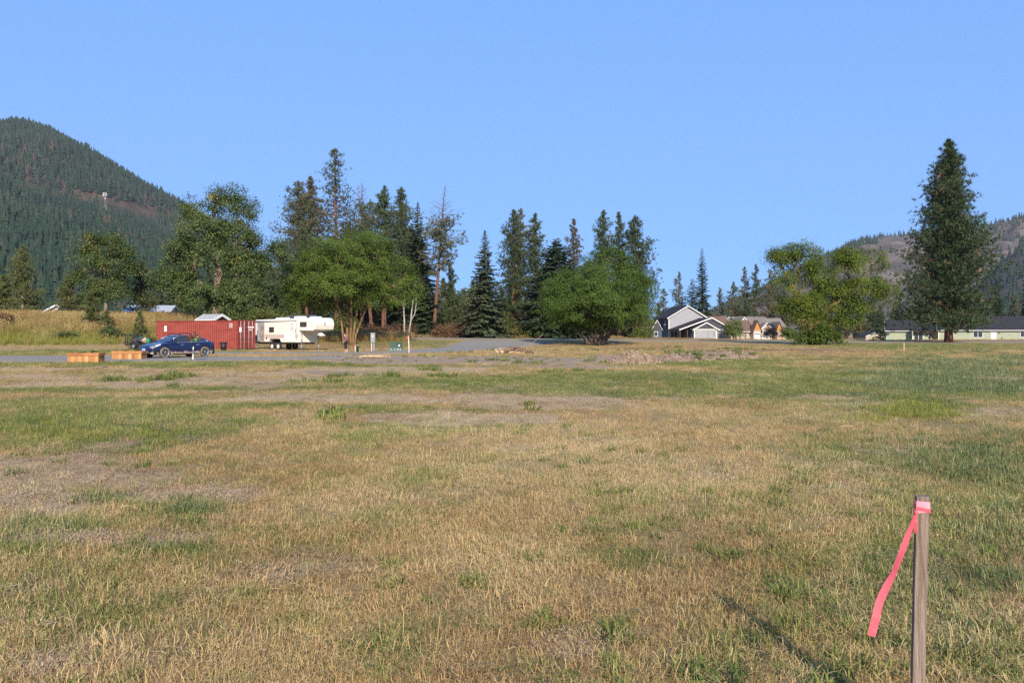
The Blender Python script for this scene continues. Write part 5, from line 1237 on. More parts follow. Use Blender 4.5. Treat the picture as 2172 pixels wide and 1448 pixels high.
# ------------------------------------------------------------------ foreground survey stake with pink ribbon
def stake():
    d = 3.3; x = (1956-CX)/F*d
    e = empty('survey_stake', (x, d, tz(x, d)), math.radians(-14), 'weathered wooden survey stake with pink ribbon in the right foreground', 'stake')
    wood = mat('weathered_stake_wood', (.135,.085,.058), .9, (.34,.265,.21), scale=13, stretch=(5,5,.3), bump=.5, bscale=60, detail=8, contrast=(.3,.72))
    rows = []; lean = Vector((.022, .0, 1)).normalized(); top = .97-tz(x, d)
    b = MB(); q = .0222; zz = np.linspace(-.3, top, 14); r_ = random.Random(3); vs = []
    for z in zz:
        j = lambda: r_.uniform(-.0007, .0007)
        ox = .022*(z-top)
        for sx, sy in ((-1,-1),(-.8,-1.0),(.8,-1.0),(1,-1),(1,1),(-1,1)):
            vs.append((ox+sx*q+j(), sy*q*.98+j(), z + (r_.uniform(-.003,.003) if z == zz[-1] else 0)))
    fs = []
    for i in range(len(zz)-1):
        for k in range(6): fs.append((i*6+k, i*6+(k+1) % 6, (i+1)*6+(k+1) % 6, (i+1)*6+k))
    fs.append(tuple((len(zz)-1)*6+k for k in range(6))); b.add(vs, fs); b.build('post', wood, e)
    pink = mat('pink_flagging_tape', (.72,.10,.125), .34, (.78,.145,.175), scale=5, spec=.5, bump=.12, bscale=30)
    nt = pink.node_tree; P = nt.nodes['Principled BSDF']; tr = nt.nodes.new('ShaderNodeBsdfTranslucent'); tr.inputs[0].default_value = (.85,.15,.17,1)
    mx = nt.nodes.new('ShaderNodeMixShader'); mx.inputs[0].default_value = .3; nt.links.new(P.outputs[0], mx.inputs[1]); nt.links.new(tr.outputs[0], mx.inputs[2]); nt.links.new(mx.outputs[0], nt.nodes['Material Output'].inputs[0])
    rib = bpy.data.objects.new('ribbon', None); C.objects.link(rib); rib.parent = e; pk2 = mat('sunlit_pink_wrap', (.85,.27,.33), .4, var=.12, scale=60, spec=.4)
    for z, h, o, ti in ((top-.042, .026, .0014, .0), (top-.060, .019, .0024, .008), (top-.054, .015, .0036, -.006)):
        r2 = q+o; ox = .022*(z-top); w = MB(); ring = [(-r2,-r2),(0,-r2-.001),(r2,-r2),(r2,r2),(0,r2+.001),(-r2,r2),(-r2,-r2)]
        rr = [[(ox+a, c, z+ti*a/r2*.6+(.002*math.sin(9*k))) for k, (a, c) in enumerate(ring)], [(ox+a*1.01, c*1.01, z+h*.5+ti*a/r2*.6) for a, c in ring], [(ox+a, c, z+h+ti*a/r2*.6-(.002*math.sin(7*k))) for k, (a, c) in enumerate(ring)]]
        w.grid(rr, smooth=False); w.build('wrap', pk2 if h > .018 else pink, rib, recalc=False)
    k0 = Vector((-q-.007, -q-.007, top-.058))
    b = MB(); b.lathe([(.0005,-.008),(.007,-.005),(.009,0),(.006,.006),(.0005,.008)], 10, 'z', k0); b.build('knot', pink, rib)
    # long tail blown to the left, and a short doubled tail
    M = Matrix.Rotation(math.radians(14), 3, 'Z')
    def tail(pts, wid, tw, nm):
        rows = []
        for i in range(26):
            t = i/25; p = [np.interp(t, [q_[0] for q_ in pts], [q_[k] for q_ in pts]) for k in (1, 2, 3)]
            w_ = np.interp(t, [a for a, _ in wid], [c for _, c in wid]); a = np.interp(t, [a for a, _ in tw], [c for _, c in tw])
            rows.append((Vector(p), w_, a))
        rr = []
        for i, (p, w_, a) in enumerate(rows):
            dn = (rows[min(25, i+1)][0]-rows[max(0, i-1)][0]).normalized(); s1 = dn.cross(Vector((0, 1, 0))).normalized(); s2 = dn.cross(s1)
            sd = s1*math.cos(a)+s2*math.sin(a); f = s1.cross(dn)
            rr.append([k0+M@(p-sd*w_*.5), k0+M@(p+s2*.0015*math.sin(i*.7)), k0+M@(p+sd*w_*.5)])
        MB().grid(rr).build(nm, pink, rib, recalc=False)
    tail([(0,0,0,0),(.12,-.018,-.005,-.050),(.3,-.052,-.010,-.135),(.5,-.092,-.014,-.235),(.62,-.120,-.010,-.290),(.75,-.143,-.006,-.345),(.88,-.160,-.012,-.410),(1,-.178,-.018,-.468)], [(0,.007),(.10,.013),(.25,.022),(.45,.022),(.6,.027),(1,.032)], [(0,1.0),(.2,.5),(.38,.85),(.5,1.0),(.62,.45),(.8,.2),(1,.1)], 'long_tail')
    tail([(0,0,0,0),(.5,-.004,-.004,-.04),(1,-.001,-.004,-.080)], [(0,.007),(.4,.015),(1,.012)], [(0,.3),(1,.7)], 'short_tail')
stake()

def lath(px, py, top, w, m, label, flag=None, rz=0.0, lean=0.0):
    g = gp(px, py); h = (py-top)*g.y/F; e = empty('survey_stake', g, rz, label, 'stake')
    b = MB(); b.prism([(-w/2,-.012,-.2),(w/2,-.012,-.2),(w/2+lean,-.012,h),(-w/2+lean,-.012,h)], (0,.024,0)); b.build('post', m, e)
    if flag:
        f = MB(); f.grid([[(lean-w/2-.006,-.02,h-.02),(lean+w/2+.006,-.02,h-.02)],[(lean-w/2-.006,-.02,h-.10),(lean+w/2+.006,-.02,h-.10)]]); f.grid([[(lean-w/2,-.022,h-.06),(lean-w/2-.03,-.03,h-.05)],[(lean-w/2-.06,-.03,h-.20),(lean-w/2-.10,-.03,h-.16)],[(lean-w/2-.05,-.03,h-.34),(lean-w/2-.12,-.03,h-.32)]])
        f.build('ribbon', flag, e, recalc=False)
pinkf = mat('faded_pink_tape', (.70,.06,.10), .5, var=.1)
lath(868, 750, 711, .07, mat('whitewashed_lath', (.58,.50,.45), .8, var=.1), 'tall pale lath with pink ribbon at the driveway edge', pinkf, lean=-.06)
lath(1917.5, 745, 727, .06, mat('tan_lath', (.55,.38,.24), .8, var=.1), 'short tan wooden stake in the far grass right of the two-lobed tree')
lath(409, 764, 735, .05, mat('white_lath', (.72,.70,.64), .7, var=.05), 'white marker lath standing in front of the blue car doors', lean=.03)
lath(753.5, 746, 731, .05, mat('white_lath_b', (.70,.66,.62), .7, var=.05), 'small red-topped marker stake beside the green standpipe', mat('red_tape', (.45,.02,.02), .5))

def hanging_pots():
    g = gp(404, 766); e = empty('shepherd_hook', g, 0, 'thin dark garden hook pole in front of the blue car', 'garden hook')
    h = 1.62
    t = MB(); t.tube([(0,0,-.2),(0,0,h-.1),(.06,0,h),(.20,0,h+.01),(.30,0,h-.06),(.30,0,h-.12)], .009, 6); t.tube([(0,0,h-.2),(.08,-.02,h-.13),(.13,-.03,h-.17)], .008, 5); t.build('pole', dark_steel, e)
    fm = leafmat('basket_flowers', (.08,.12,.03), (.20,.22,.07), .3, cc=(.55,.14,.16))
    for k, (x, z, r, lab) in enumerate(((.31, 1.24, .15, 'large pale green hanging flower pot in front of the blue car'), (.08, 1.22, .11, 'smaller pale hanging flower pot beside the large green one'))):
        o = Vector((x, -.04*k, z)); p = empty('flower_pot', g+o, 0, lab, 'flower pot', 'hanging pots')
        MB().lathe([(.001,-.16),(r*.68,-.16),(r,.0),(r*1.05,.0),(r*1.05,.03),(r*.95,.03),(r*.9,-.02),(.001,-.03)], 18, 'z').build('pot', mat('mint_pot_%d' % k, ((.33,.58,.36), (.52,.56,.42))[k], .4, var=.05), p)
        c, st = broadleaf(880+k, [(0,0,.10,r*1.7,r*1.5,.13),(.0,0,.24,r*.9,r*.9,.14),(-.05,0,.38,.06,.06,.12)] if k == 0 else [(-.02,0,.08,r*1.6,r*1.3,.10)], [[(0,0,-.02,.012),(0,0,.1,.008)]], 60, 16, .055, .07, 16, special=.35)
        obj('flowers', c, fm, p); obj('stems', st, bark_grey, p)
        MB().tube([(r,0,.02),(.0,0,.30)], .004, 4).tube([(-r,0,.02),(.0,0,.30)], .004, 4).build('hanger', dark_steel, p)
hanging_pots()

# ------------------------------------------------------------------ utilities on the lawn
def utilities():
    grey = mat('galvanised_grey', (.30,.31,.32), .5, var=.08, metal=.3)
    g = gp(790.5, 745); e = empty('meter_pedestal', g, math.radians(-6), 'grey electric meter box on two pale posts on the lawn', 'meter box')
    for x, w, m in ((-.12, .06, white_m), (.10, .10, grey)): MB().box(x-w/2, x+w/2, .05, .13, -.2, .90).build('post', m, e)
    b = MB(); b.box(-.18, .20, .0, .05, .86, 1.70); b.prism([(-.2,-.02,1.70),(.22,-.02,1.70),(.22,.2,1.76),(-.2,.2,1.76)], (0,0,.02)); bx = MB(); bx.box(-.18, .20, -.06, .20, .84, 1.70).build('box', grey, e)
    MB().box(-.20, .22, -.08, .22, 1.70, 1.725).build('lid', grey, e)
    MB().box(-.15, .17, -.07, -.06, .90, 1.22).build('door', mat('grey_door', (.25,.26,.27), .5), e)
    MB().lathe([(.001,-.14),(.075,-.13),(.085,-.06)], 16, 'y', (.04,0,1.38)).build('meter_glass', mat('meter_face', (.75,.75,.74), .15, spec=.8), e)
    MB().lathe([(.095,-.062),(.10,-.08),(.085,-.085)], 16, 'y', (.04,0,1.38)).build('meter_ring', steel_m, e)
    g = gp(838.5, 743.5); e = empty('transformer_box', g, math.radians(4), 'squat dark green transformer cabinet on the lawn', 'transformer')
    gm_ = mat('transformer_green', (.035,.075,.050), .5, var=.1); gm2 = mat('base_green', (.07,.13,.11), .7, var=.1)
    MB().box(-.68, .66, -.15, .9, -.1, .26).build('base', gm2, e)
    for x in (-.38, -.05, .20, .34, .52): MB().box(x-.012, x+.012, -.158, -.15, .02, .24).build('base_rib', white_m, e)
    b = MB(); b.prism([(-.46,.0,.26),(.10,.0,.26),(.10,.0,.84),(-.46,.0,.84)], (0,.8,0)); b.build('cabinet', gm_, e)
    b = MB(); b.prism([(.105,-.05,.26),(.57,-.05,.26),(.57,-.05,.74),(.50,-.05,.80),(.105,-.05,.80)], (0,.8,0)); b.build('cabinet_door', mat('transformer_green_dark', (.022,.05,.034), .5), e)
    MB().box(.30, .44, -.058, -.051, .40, .58).build('label_plate', white_m, e); MB().box(.12, .20, -.07, -.051, .44, .47).build('handle', steel_m, e)
    g = gp(758.5, 748); e = empty('standpipe', g, 0, 'short dark green water standpipe at the foot of the domed tree', 'standpipe')
    MB().lathe([(.001,-.1),(.10,-.1),(.10,.52),(.12,.53),(.12,.58),(.001,.60)], 14, 'z').build('casing', mat('standpipe_green', (.012,.10,.045), .5), e)
    MB().box(.09, .22, -.03, .03, .44, .52).build('spout', black_m, e); MB().tube([(0,0,.58),(0,0,.66),(-.06,0,.68)], .022, 6).build('handle', steel_m, e)
utilities()

# ------------------------------------------------------------------ brush pile, logs, stick, gravel heaps
def sticks():
    g = gp(1093, 750.5); r_ = random.Random(9); e = empty('brush_pile', g, 0, 'heap of cut branches and stumps at the driveway mouth', 'brush pile')
    bm_ = [mat('cut_branch_%d' % k, c, .9, var=.25, scale=9) for k, c in enumerate(((.20,.12,.075),(.34,.22,.13),(.12,.075,.05),(.42,.31,.20)))]
    def br(x, y, z, L, a, el, r, m, nm='branch'):
        dx = Vector((math.cos(a)*math.cos(el), math.sin(a)*math.cos(el), math.sin(el))); p = Vector((x, y, z)); pts = [p-dx*L*.5, p-dx*L*.15+Vector((r_.uniform(-.05,.05), r_.uniform(-.05,.05), r_.uniform(-.03,.05))), p+dx*L*.2+Vector((r_.uniform(-.05,.05), 0, r_.uniform(-.04,.06))), p+dx*L*.5]
        MB().tube(pts, [r, r*.9, r*.75, r*.45], 6).build(nm, m, e)
    for k in range(130):
        x = r_.triangular(-1.65, 1.6, -.1); hmax = .50*(1-(abs(x)/1.85)**2.2); z = .04+r_.random()*hmax
        br(x, r_.uniform(-.55, .6), z, r_.uniform(.35, 1.1), r_.uniform(-.9, .9)+(math.pi/2 if r_.random() < .25 else 0), r_.uniform(-.45, .5), r_.uniform(.012, .035), r_.choice(bm_))
    for x, y, z, r, L in ((-1.35,-.45,.15,.15,.5),(-1.0,-.5,.18,.17,.6),(-1.5,-.2,.30,.12,.5),(-.2,-.6,.12,.12,.7),(.35,-.55,.10,.10,.8),(-1.15,-.3,.38,.10,.5)):
        br(x, y, z, L, r_.uniform(-.4, .4)+(1.2 if x < -.8 else 0), .05, r, bm_[1 if x > -.8 else 3], 'log')
    br(1.2, .0, .75, 2.6, .1, .66, .022, bm_[1])
    e2 = empty('log', gp(795, 759.5), math.radians(4), 'weathered split log lying on the bare dirt', 'log')
    b = MB(); b.tube([(-1.0,0,.07),(-.3,.03,.09),(.4,-.02,.10),(1.0,.06,.08)], [.11,.12,.11,.07], 9); b.build('trunk', bm_[3], e2)
    MB().tube([(.2,0,.12),(.7,-.1,.22),(1.05,-.1,.2)], [.05,.04,.02], 6).build('branch', bm_[1], e2)
    MB().tube([(-.8,-.22,.04),(.9,-.16,.05)], [.06,.05], 7).build('split_piece', bm_[0], e2)
    a, c = gp(98, 788), gp(226, 780.5); b = MB(); n = 9
    b.tube([a.lerp(c, i/n)+Vector((0, .06*math.sin(i), .05+tz(*a.lerp(c, i/n).xy)-a.lerp(c, i/n).z)) for i in range(n+1)], .03, 6)
    tag(b.build('pole', mat('bleached_pole', (.34,.25,.18), .8, var=.1)), 'long thin tan pole lying on the grass before the planters', 'pole')
    a = gp(1795, 909); b = MB(); b.tube([a+Vector((-.12,0,.03)), a+Vector((0,.02,.05)), a+Vector((.14,.05,.04))], [.012,.014,.008], 6); tag(b.build('stick', bm_[3]), 'small pale broken stick lying in the dry grass', 'stick')
sticks()

def heaps():
    rock_m = mat('pale_rubble', (.17,.11,.066), .95, (.34,.25,.165), scale=3.0, spec=.15)
    soil_m = mat('heap_soil', (.19,.12,.078), .95, (.33,.235,.165), scale=6, bump=.6, bscale=24)
    def heap(px, py, w, dpt, h, n, label, seed):
        g = gp(px, py); r_ = np.random.default_rng(seed); e = empty('gravel_heap', g, 0, label, 'gravel heap', 'dumped gravel heaps')
        K = 22; X, Y = np.meshgrid(np.linspace(-1, 1, K), np.linspace(-1, 1, K))
        q = np.sqrt(X**2+Y**2); nz = fbm(X*2.2+seed, Y*2.2, 4)
        Z = h*np.clip(1-q**1.5, 0, 1)*(.55+.9*nz) - .12*sst(.75, 1, q)
        xw, yw = X*w/2, Y*dpt/2+dpt*.35; base = terrain(g.x+xw.ravel(), g.y+yw.ravel()).reshape(K, K)-g.z
        V = np.c_[xw.ravel(), yw.ravel(), (Z+base).ravel()]; i = (np.arange(K-1)[:, None]*K+np.arange(K-1)[None]).ravel()
        obj('soil_mound', np_mesh('soil_mound', V, np.c_[i, i+1, i+K+1, i+K], True), soil_m, e)
        VV = []; FF = []
        ico = [(0,0,1),(.89,0,.45),(.28,.85,.45),(-.72,.53,.45),(-.72,-.53,.45),(.28,-.85,.45),(.72,.53,-.45),(-.28,.85,-.45),(-.89,0,-.45),(-.28,-.85,-.45),(.72,-.53,-.45),(0,0,-1)]
        fc = [(0,1,2),(0,2,3),(0,3,4),(0,4,5),(0,5,1),(1,6,2),(2,7,3),(3,8,4),(4,9,5),(5,10,1),(2,6,7),(3,7,8),(4,8,9),(5,9,10),(1,10,6),(11,7,6),(11,8,7),(11,9,8),(11,10,9),(11,6,10)]
        for k in range(n):
            a = r_.random()*6.283; rr = r_.random()**.6*1.08; a2 = a; x, y = rr*math.cos(a2), rr*math.sin(a2)
            if y > .5: y = -y*.7
            s = .03+.085*r_.random()**3
            zz = h*max(0, 1-min(1, math.hypot(x, y))**1.5)*(.55+.9*float(fbm(np.array([x*2.2+seed]), np.array([y*2.2]), 4)[0]))
            c = np.array((x*w/2, y*dpt/2+dpt*.35, zz + tz(g.x+x*w/2, g.y+y*dpt/2+dpt*.35)-g.z + s*.25))
            sc = s*r_.uniform(.6, 1.3, 3); b = len(VV)
            for p in ico: VV.append(c+np.array(p)*sc*r_.uniform(.8, 1.2))
            FF += [(b+i_, b+j_, b+k_) for i_, j_, k_ in fc]
        o = obj('stones', np_mesh('stones', np.array(VV), np.array(FF)), rock_m, e); o['kind'] = 'stuff'
    heap(1352, 773, 3.4, 3.4, .50, 260, 'largest pale stony gravel heap at the left end of the row', 11)
    heap(1440, 768, 2.6, 3.2, .34, 90, 'second gravel heap, right next to the largest stony one', 12)
    heap(1495, 764, 2.6, 3.4, .34, 70, 'third and middle gravel heap of the low row', 13)
    heap(1545, 761, 2.4, 3.4, .38, 70, 'fourth gravel heap with weeds on its crest', 14)
    heap(1590, 760, 2.4, 3.6, .36, 60, 'fifth and rightmost gravel heap tailing into the lawn', 15)
    # loose stones on the dirt
    r_ = np.random.default_rng(5); VV = []; FF = []; n = 420; x = r_.uniform(-14, 26, n); y = r_.uniform(46, 70, n); k = (blobs(DIRT, x, y, .5, .7) > .4)
    for a, b_ in zip(x[k], y[k]):
        s = .02+.07*r_.random()**3; b = len(VV); z = tz(a, b_)
        P_ = np.array([(1,0,0),(0,1,0),(-1,0,0),(0,-1,0),(0,0,1)])*s*r_.uniform(.6, 1.3, (5, 1)); VV += list(P_+np.array((a, b_, z-.005))); FF += [(b,b+1,b+4),(b+1,b+2,b+4),(b+2,b+3,b+4),(b+3,b,b+4)]
    tag(obj('stones', np_mesh('stones', np.array(VV), np.array(FF)), rock_m), 'loose pale stones scattered over the bare dirt', 'stones', kind='stuff')
heaps()

# ------------------------------------------------------------------ person
def skin(name, verts, edges, rad, m, parent, root=0, sub=2):
    me = bpy.data.meshes.new(name); me.from_pydata(verts, edges, []); o = obj(name, me, m, parent)
    o.modifiers.new('skin', 'SKIN').use_smooth_shade = True
    for i, r in enumerate(rad):
        v = me.skin_vertices[0].data[i]; v.radius = (r, r) if not hasattr(r, '__len__') else r
    me.skin_vertices[0].data[root].use_root = True
    o.modifiers.new('sub', 'SUBSURF').levels = sub; o.modifiers['sub'].render_levels = sub
    return o
def person():
    g = gp(733, 747.5); e = empty('person', g, math.radians(0), 'person in a dusky purple top and black leggings standing with bowed head', 'person')
    skin_m = mat('skin', (.52,.32,.23), .6, var=.05); top_m = mat('dusky_purple_top', (.20,.085,.105), .85, var=.15, scale=20); leg_m = mat('black_leggings', (.016,.015,.018), .8); hair_m = mat('dark_hair', (.03,.02,.015), .6); shoe_m = mat('pale_shoes', (.55,.38,.33), .6)
    # faces left (-x), back half turned to the camera, head bowed; weight on one foot
    J = {'pel':(0,0,.93),'sp1':(.015,0,1.08),'sp2':(.02,0,1.24),'chest':(0,0,1.36),'neck':(-.035,0,1.47),'hd0':(-.075,0,1.54),'hd1':(-.115,0,1.60),'hd2':(-.125,0,1.665),
         'hL':(0,-.10,.90),'kL':(-.035,-.10,.50),'aL':(.035,-.09,.09),'tL':(-.10,-.10,.035),'hR':(0,.10,.90),'kR':(.02,.10,.50),'aR':(.15,.09,.12),'tR':(.06,.10,.04),
         'sL':(.0,-.175,1.37),'eL':(.045,-.225,1.10),'wL':(-.09,-.20,.93),'pL':(-.15,-.19,.89),'sR':(.0,.175,1.37),'eR':(.03,.225,1.10),'wR':(-.12,.16,.98),'pR':(-.18,.14,.96)}
    N_ = list(J); V = [J[k] for k in N_]; ix = {k: i for i, k in enumerate(N_)}
    E = [('pel','sp1'),('sp1','sp2'),('sp2','chest'),('chest','neck'),('neck','hd0'),('hd0','hd1'),('hd1','hd2'),('pel','hL'),('hL','kL'),('kL','aL'),('aL','tL'),('pel','hR'),('hR','kR'),('kR','aR'),('aR','tR'),('chest','sL'),('sL','eL'),('eL','wL'),('wL','pL'),('chest','sR'),('sR','eR'),('eR','wR'),('wR','pR')]
    rad = dict(pel=.135,sp1=.115,sp2=.12,chest=.125,neck=.052,hd0=.075,hd1=.098,hd2=.085,hL=.09,kL=.056,aL=.038,tL=.032,hR=.09,kR=.056,aR=.038,tR=.032,sL=.06,eL=.042,wL=.028,pL=.034,sR=.06,eR=.042,wR=.028,pR=.034)
    R_ = [rad[k] for k in N_]; edges = [(ix[a], ix[b]) for a, b in E]
    for s in ('L', 'R'):
        p = Vector(J['p'+s]); w = Vector(J['w'+s]); dr = (p-w).normalized(); sd = Vector((0, 1, 0)) if s == 'L' else Vector((0, -1, 0))
        for f, (o, ln) in enumerate(((-.024,.055),(-.008,.065),(.008,.062),(.024,.05))):
            a = len(V); V += [tuple(p+dr*.03+sd*o), tuple(p+dr*(.03+ln*.6)+sd*o+Vector((0,0,-.012))), tuple(p+dr*(.03+ln*.85)+sd*o+Vector((.006,0,-.036)))]; R_ += [.0095,.0085,.007]; edges += [(ix['p'+s], a), (a, a+1), (a+1, a+2)]
        a = len(V); q = w.lerp(p, .55); V += [tuple(q+Vector((-.02,0,.03))), tuple(q+Vector((-.055,0,.025)))]; R_ += [.010,.008]; edges += [(ix['p'+s], a), (a, a+1)]
    skin('body', V, edges, R_, skin_m, e, ix['pel'])
    def sub(name, ks, es, scale, m, root): 
        vv = [J[k] for k in ks]; skin(name, vv, [(ks.index(a), ks.index(b)) for a, b in es], [rad[k]*scale+.010 for k in ks], m, e, ks.index(root))
    J['hem'] = (0.0, 0, .86); rad['hem'] = .14; J['uL'] = (.03,-.212,1.19); rad['uL'] = .05; J['uR'] = (.02,.212,1.19); rad['uR'] = .05; J['fL'] = (-.03,-.212,1.0); rad['fL'] = .036; J['fR'] = (-.05,.19,1.03); rad['fR'] = .036
    sub('top', ['hem','pel','sp1','sp2','chest','sL','uL','eL','fL','sR','uR','eR','fR'], [('hem','pel'),('pel','sp1'),('sp1','sp2'),('sp2','chest'),('chest','sL'),('sL','uL'),('uL','eL'),('eL','fL'),('chest','sR'),('sR','uR'),('uR','eR'),('eR','fR')], 1.07, top_m, 'sp1')
    J['cL'] = (.0,-.095,.26); rad['cL'] = .05; J['cR'] = (.09,.095,.28); rad['cR'] = .05
    sub('leggings', ['pel','hL','kL','cL','hR','kR','cR'], [('pel','hL'),('hL','kL'),('kL','cL'),('pel','hR'),('hR','kR'),('kR','cR')], 1.04, leg_m, 'pel')
    for a, t in (('aL','tL'),('aR','tR')):
        p, q = Vector(J[a]), Vector(J[t]); b = MB(); b.tube([p+Vector((.05,0,-.05)), p+Vector((.02,0,-.04)), p.lerp(q,.6)+Vector((0,0,-.012)), q+Vector((-.05,0,0))], [.03,.045,.042,.025], 8); b.build('shoe', shoe_m, e)
    hd = Vector(J['hd1']); b = MB(); b.lathe([(.001,.112),(.06,.10),(.095,.06),(.104,.01),(.095,-.04),(.06,-.075)], 14, 'z'); hr = b.build('hair', hair_m, e); hr.location = hd+Vector((.022,0,.028)); hr.rotation_euler = (0, math.radians(-18), 0)
    MB().tube([hd+Vector((.09,0,.02)), hd+Vector((.14,0,-.03)), hd+Vector((.13,0,-.10))], [.03,.035,.015], 8).build('ponytail', hair_m, e)
    f = hd+Vector((-.085,0,-.03)); 
    for s in (-1, 1):
        MB().lathe([(.0005,-.012),(.010,-.004),(.010,.004),(.0005,.012)], 8, 'x', f+Vector((.0,s*.034,.018))).build('eye', black_m, e)
        MB().lathe([(.0005,-.012),(.022,-.006),(.022,.006),(.0005,.012)], 8, 'y', hd+Vector((.01,s*.098,-.01))).build('ear', skin_m, e)
    MB().prism([f+Vector((-.005,-.012,.012)), f+Vector((-.005,.012,.012)), f+Vector((-.028,0,-.012))], (.012,0,-.004)).build('nose', skin_m, e)
    MB().box(f.x-.012, f.x+.002, -.022, .022, f.z-.045, f.z-.036).build('mouth', mat('lips', (.40,.16,.14), .5), e)
person()
# ------------------------------------------------------------------ houses
def trim(e, pts, w, th, m, name='fascia'):
    """board of height w along polyline pts (x,z) at plane y, thickness th towards the viewer"""
    for (x0, y0, z0), (x1, y1, z1) in zip(pts[:-1], pts[1:]):
        MB().prism([(x0,y0,z0-w),(x1,y1,z1-w),(x1,y1,z1),(x0,y0,z0)], (0,-th,0)).build(name, m, e)
def win(e, x0, x1, y, z0, z1, frame=white_m, pane=glass_m, mull=1, fw=.10, rows=1, name='window'):
    w = MB(); w.box(x0-fw, x1+fw, y-.05, y+.02, z0-fw, z0); w.box(x0-fw, x1+fw, y-.05, y+.02, z1, z1+fw); w.box(x0-fw, x0, y-.049, y+.02, z0, z1); w.box(x1, x1+fw, y-.049, y+.02, z0, z1)
    for k in range(1, mull): x = x0+(x1-x0)*k/mull; w.box(x-.05, x+.05, y-.04, y+.01, z0, z1)
    for k in range(1, rows): z = z0+(z1-z0)*k/rows; w.box(x0, x1, y-.039, y+.01, z-.04, z+.04)
    f = w.build(name, frame, e); MB().box(x0, x1, y-.012, y-.003, z0, z1).build('pane', pane, f)
def gable_y(e, x0, x1, y0, y1, h, xr, hr, wall_m, roof_m, ov=.45, oy=.4, gable_m=None, fasc=white_m, hl=None, xl=None, th=.16, name='wall', back=True):
    """block with its gable towards the viewer (ridge runs away from the viewer)"""
    xl = x0-ov if xl is None else xl; sl = (hr-h)/(xr-x0); sr = (hr-h)/(x1-xr); zl = h-(x0-xl)*sl if hl is None else hl; xr2 = x1+ov; zr2 = h-ov*sr
    w = MB(); w.prism([(x0,y0,-.6),(x1,y0,-.6),(x1,y0,h),(xr,y0,hr-.02),(x0,y0,h)], (0,y1-y0,0)); w.build(name, wall_m, e)
    if gable_m: MB().prism([(x0+.02,y0,h+.03),(x1-.02,y0,h+.03),(xr,y0,hr-.04)], (0,-.03,0)).build('gable_panel', gable_m, e)
    for a, za in ((xl, zl), (xr2, zr2)):
        r = MB(); r.prism([(a,y0-oy,za+.02),(xr,y0-oy,hr+.02),(xr,y0-oy,hr+th+.02),(a,y0-oy,za+th+.02)], (0,y1-y0+oy+(.3 if back else -.02),0)); r.build('roof', roof_m, e)
    trim(e, [(xl-.03,y0-oy-.003,zl+th+.05),(xr,y0-oy-.003,hr+th+.05),(xr2+.03,y0-oy-.003,zr2+th+.05)], .26, .05, fasc)
def gable_x(e, x0, x1, y0, y1, h, hr, wall_m, roof_m, ov=.5, ox=.35, fasc=white_m, th=.16, gut=True):
    """block with its eave towards the viewer (ridge runs sideways)"""
    ym = (y0+y1)/2; s = (hr-h)/(ym-y0)
    w = MB(); w.prism([(x0,y0,-.6),(x0,y1,-.6),(x0,y1,h),(x0,ym,hr-.02),(x0,y0,h)], (x1-x0,0,0)); w.build('wall', wall_m, e)
    for a in (y0-ov, y1+ov):
        za = h-ov*s; r = MB(); r.prism([(x0-ox,a,za+.02),(x0-ox,ym,hr+.02),(x0-ox,ym,hr+th+.02),(x0-ox,a,za+th+.02)], (x1-x0+2*ox,0,0)); r.build('roof', roof_m, e)
    za = h-ov*s
    if gut: MB().box(x0-ox, x1+ox, y0-ov-.09, y0-ov-.004, za, za+.15).build('gutter', fasc, e)
    for xx in (x0-ox-.04, x1+ox+.002):
        MB().prism([(xx,y0-ov,za-.06),(xx,ym,hr-.06),(xx,ym,hr+th+.06),(xx,y0-ov,za+th+.06)], (.038,0,0)).build('fascia', fasc, e)
        MB().prism([(xx,y1+ov,za-.06),(xx,ym,hr-.06),(xx,ym,hr+th+.06),(xx,y1+ov,za+th+.06)], (.038,0,0)).build('fascia', fasc, e)

shing = mat('charcoal_shingles', (.020,.020,.024), .9, (.040,.039,.044), scale=3, spec=.15, bump=.3, bscale=12)
brown_sh = mat('brown_shingles', (.115,.070,.052), .9, (.17,.108,.082), scale=3, spec=.15, bump=.3, bscale=12)
taupe_sh = mat('taupe_shingles', (.135,.115,.10), .9, (.20,.172,.15), scale=3, spec=.15, bump=.3, bscale=12)
metal_rf = mat('white_metal_roof', (.36,.37,.38), .5, var=.06)
lt_grey = siding('light_grey_siding', (.27,.27,.29), .2); lt_grey_v = siding('light_grey_battens', (.27,.27,.285), .4, 'X', .5); slate = mat('slate_shakes', (.055,.055,.066), .8, var=.15, scale=6, bump=.3)
navy = siding('navy_siding', (.05,.075,.115), .2); creamw = siding('tan_stucco', (.36,.30,.24), .3, depth=.1); orange_w = mat('orange_cedar_gable', (.38,.155,.035), .6, (.44,.20,.055), scale=3, stretch=(6,1,1)); post_m = mat('stained_post', (.13,.05,.026), .7)
pale_g = siding('pale_green_siding', (.31,.335,.235), .2)

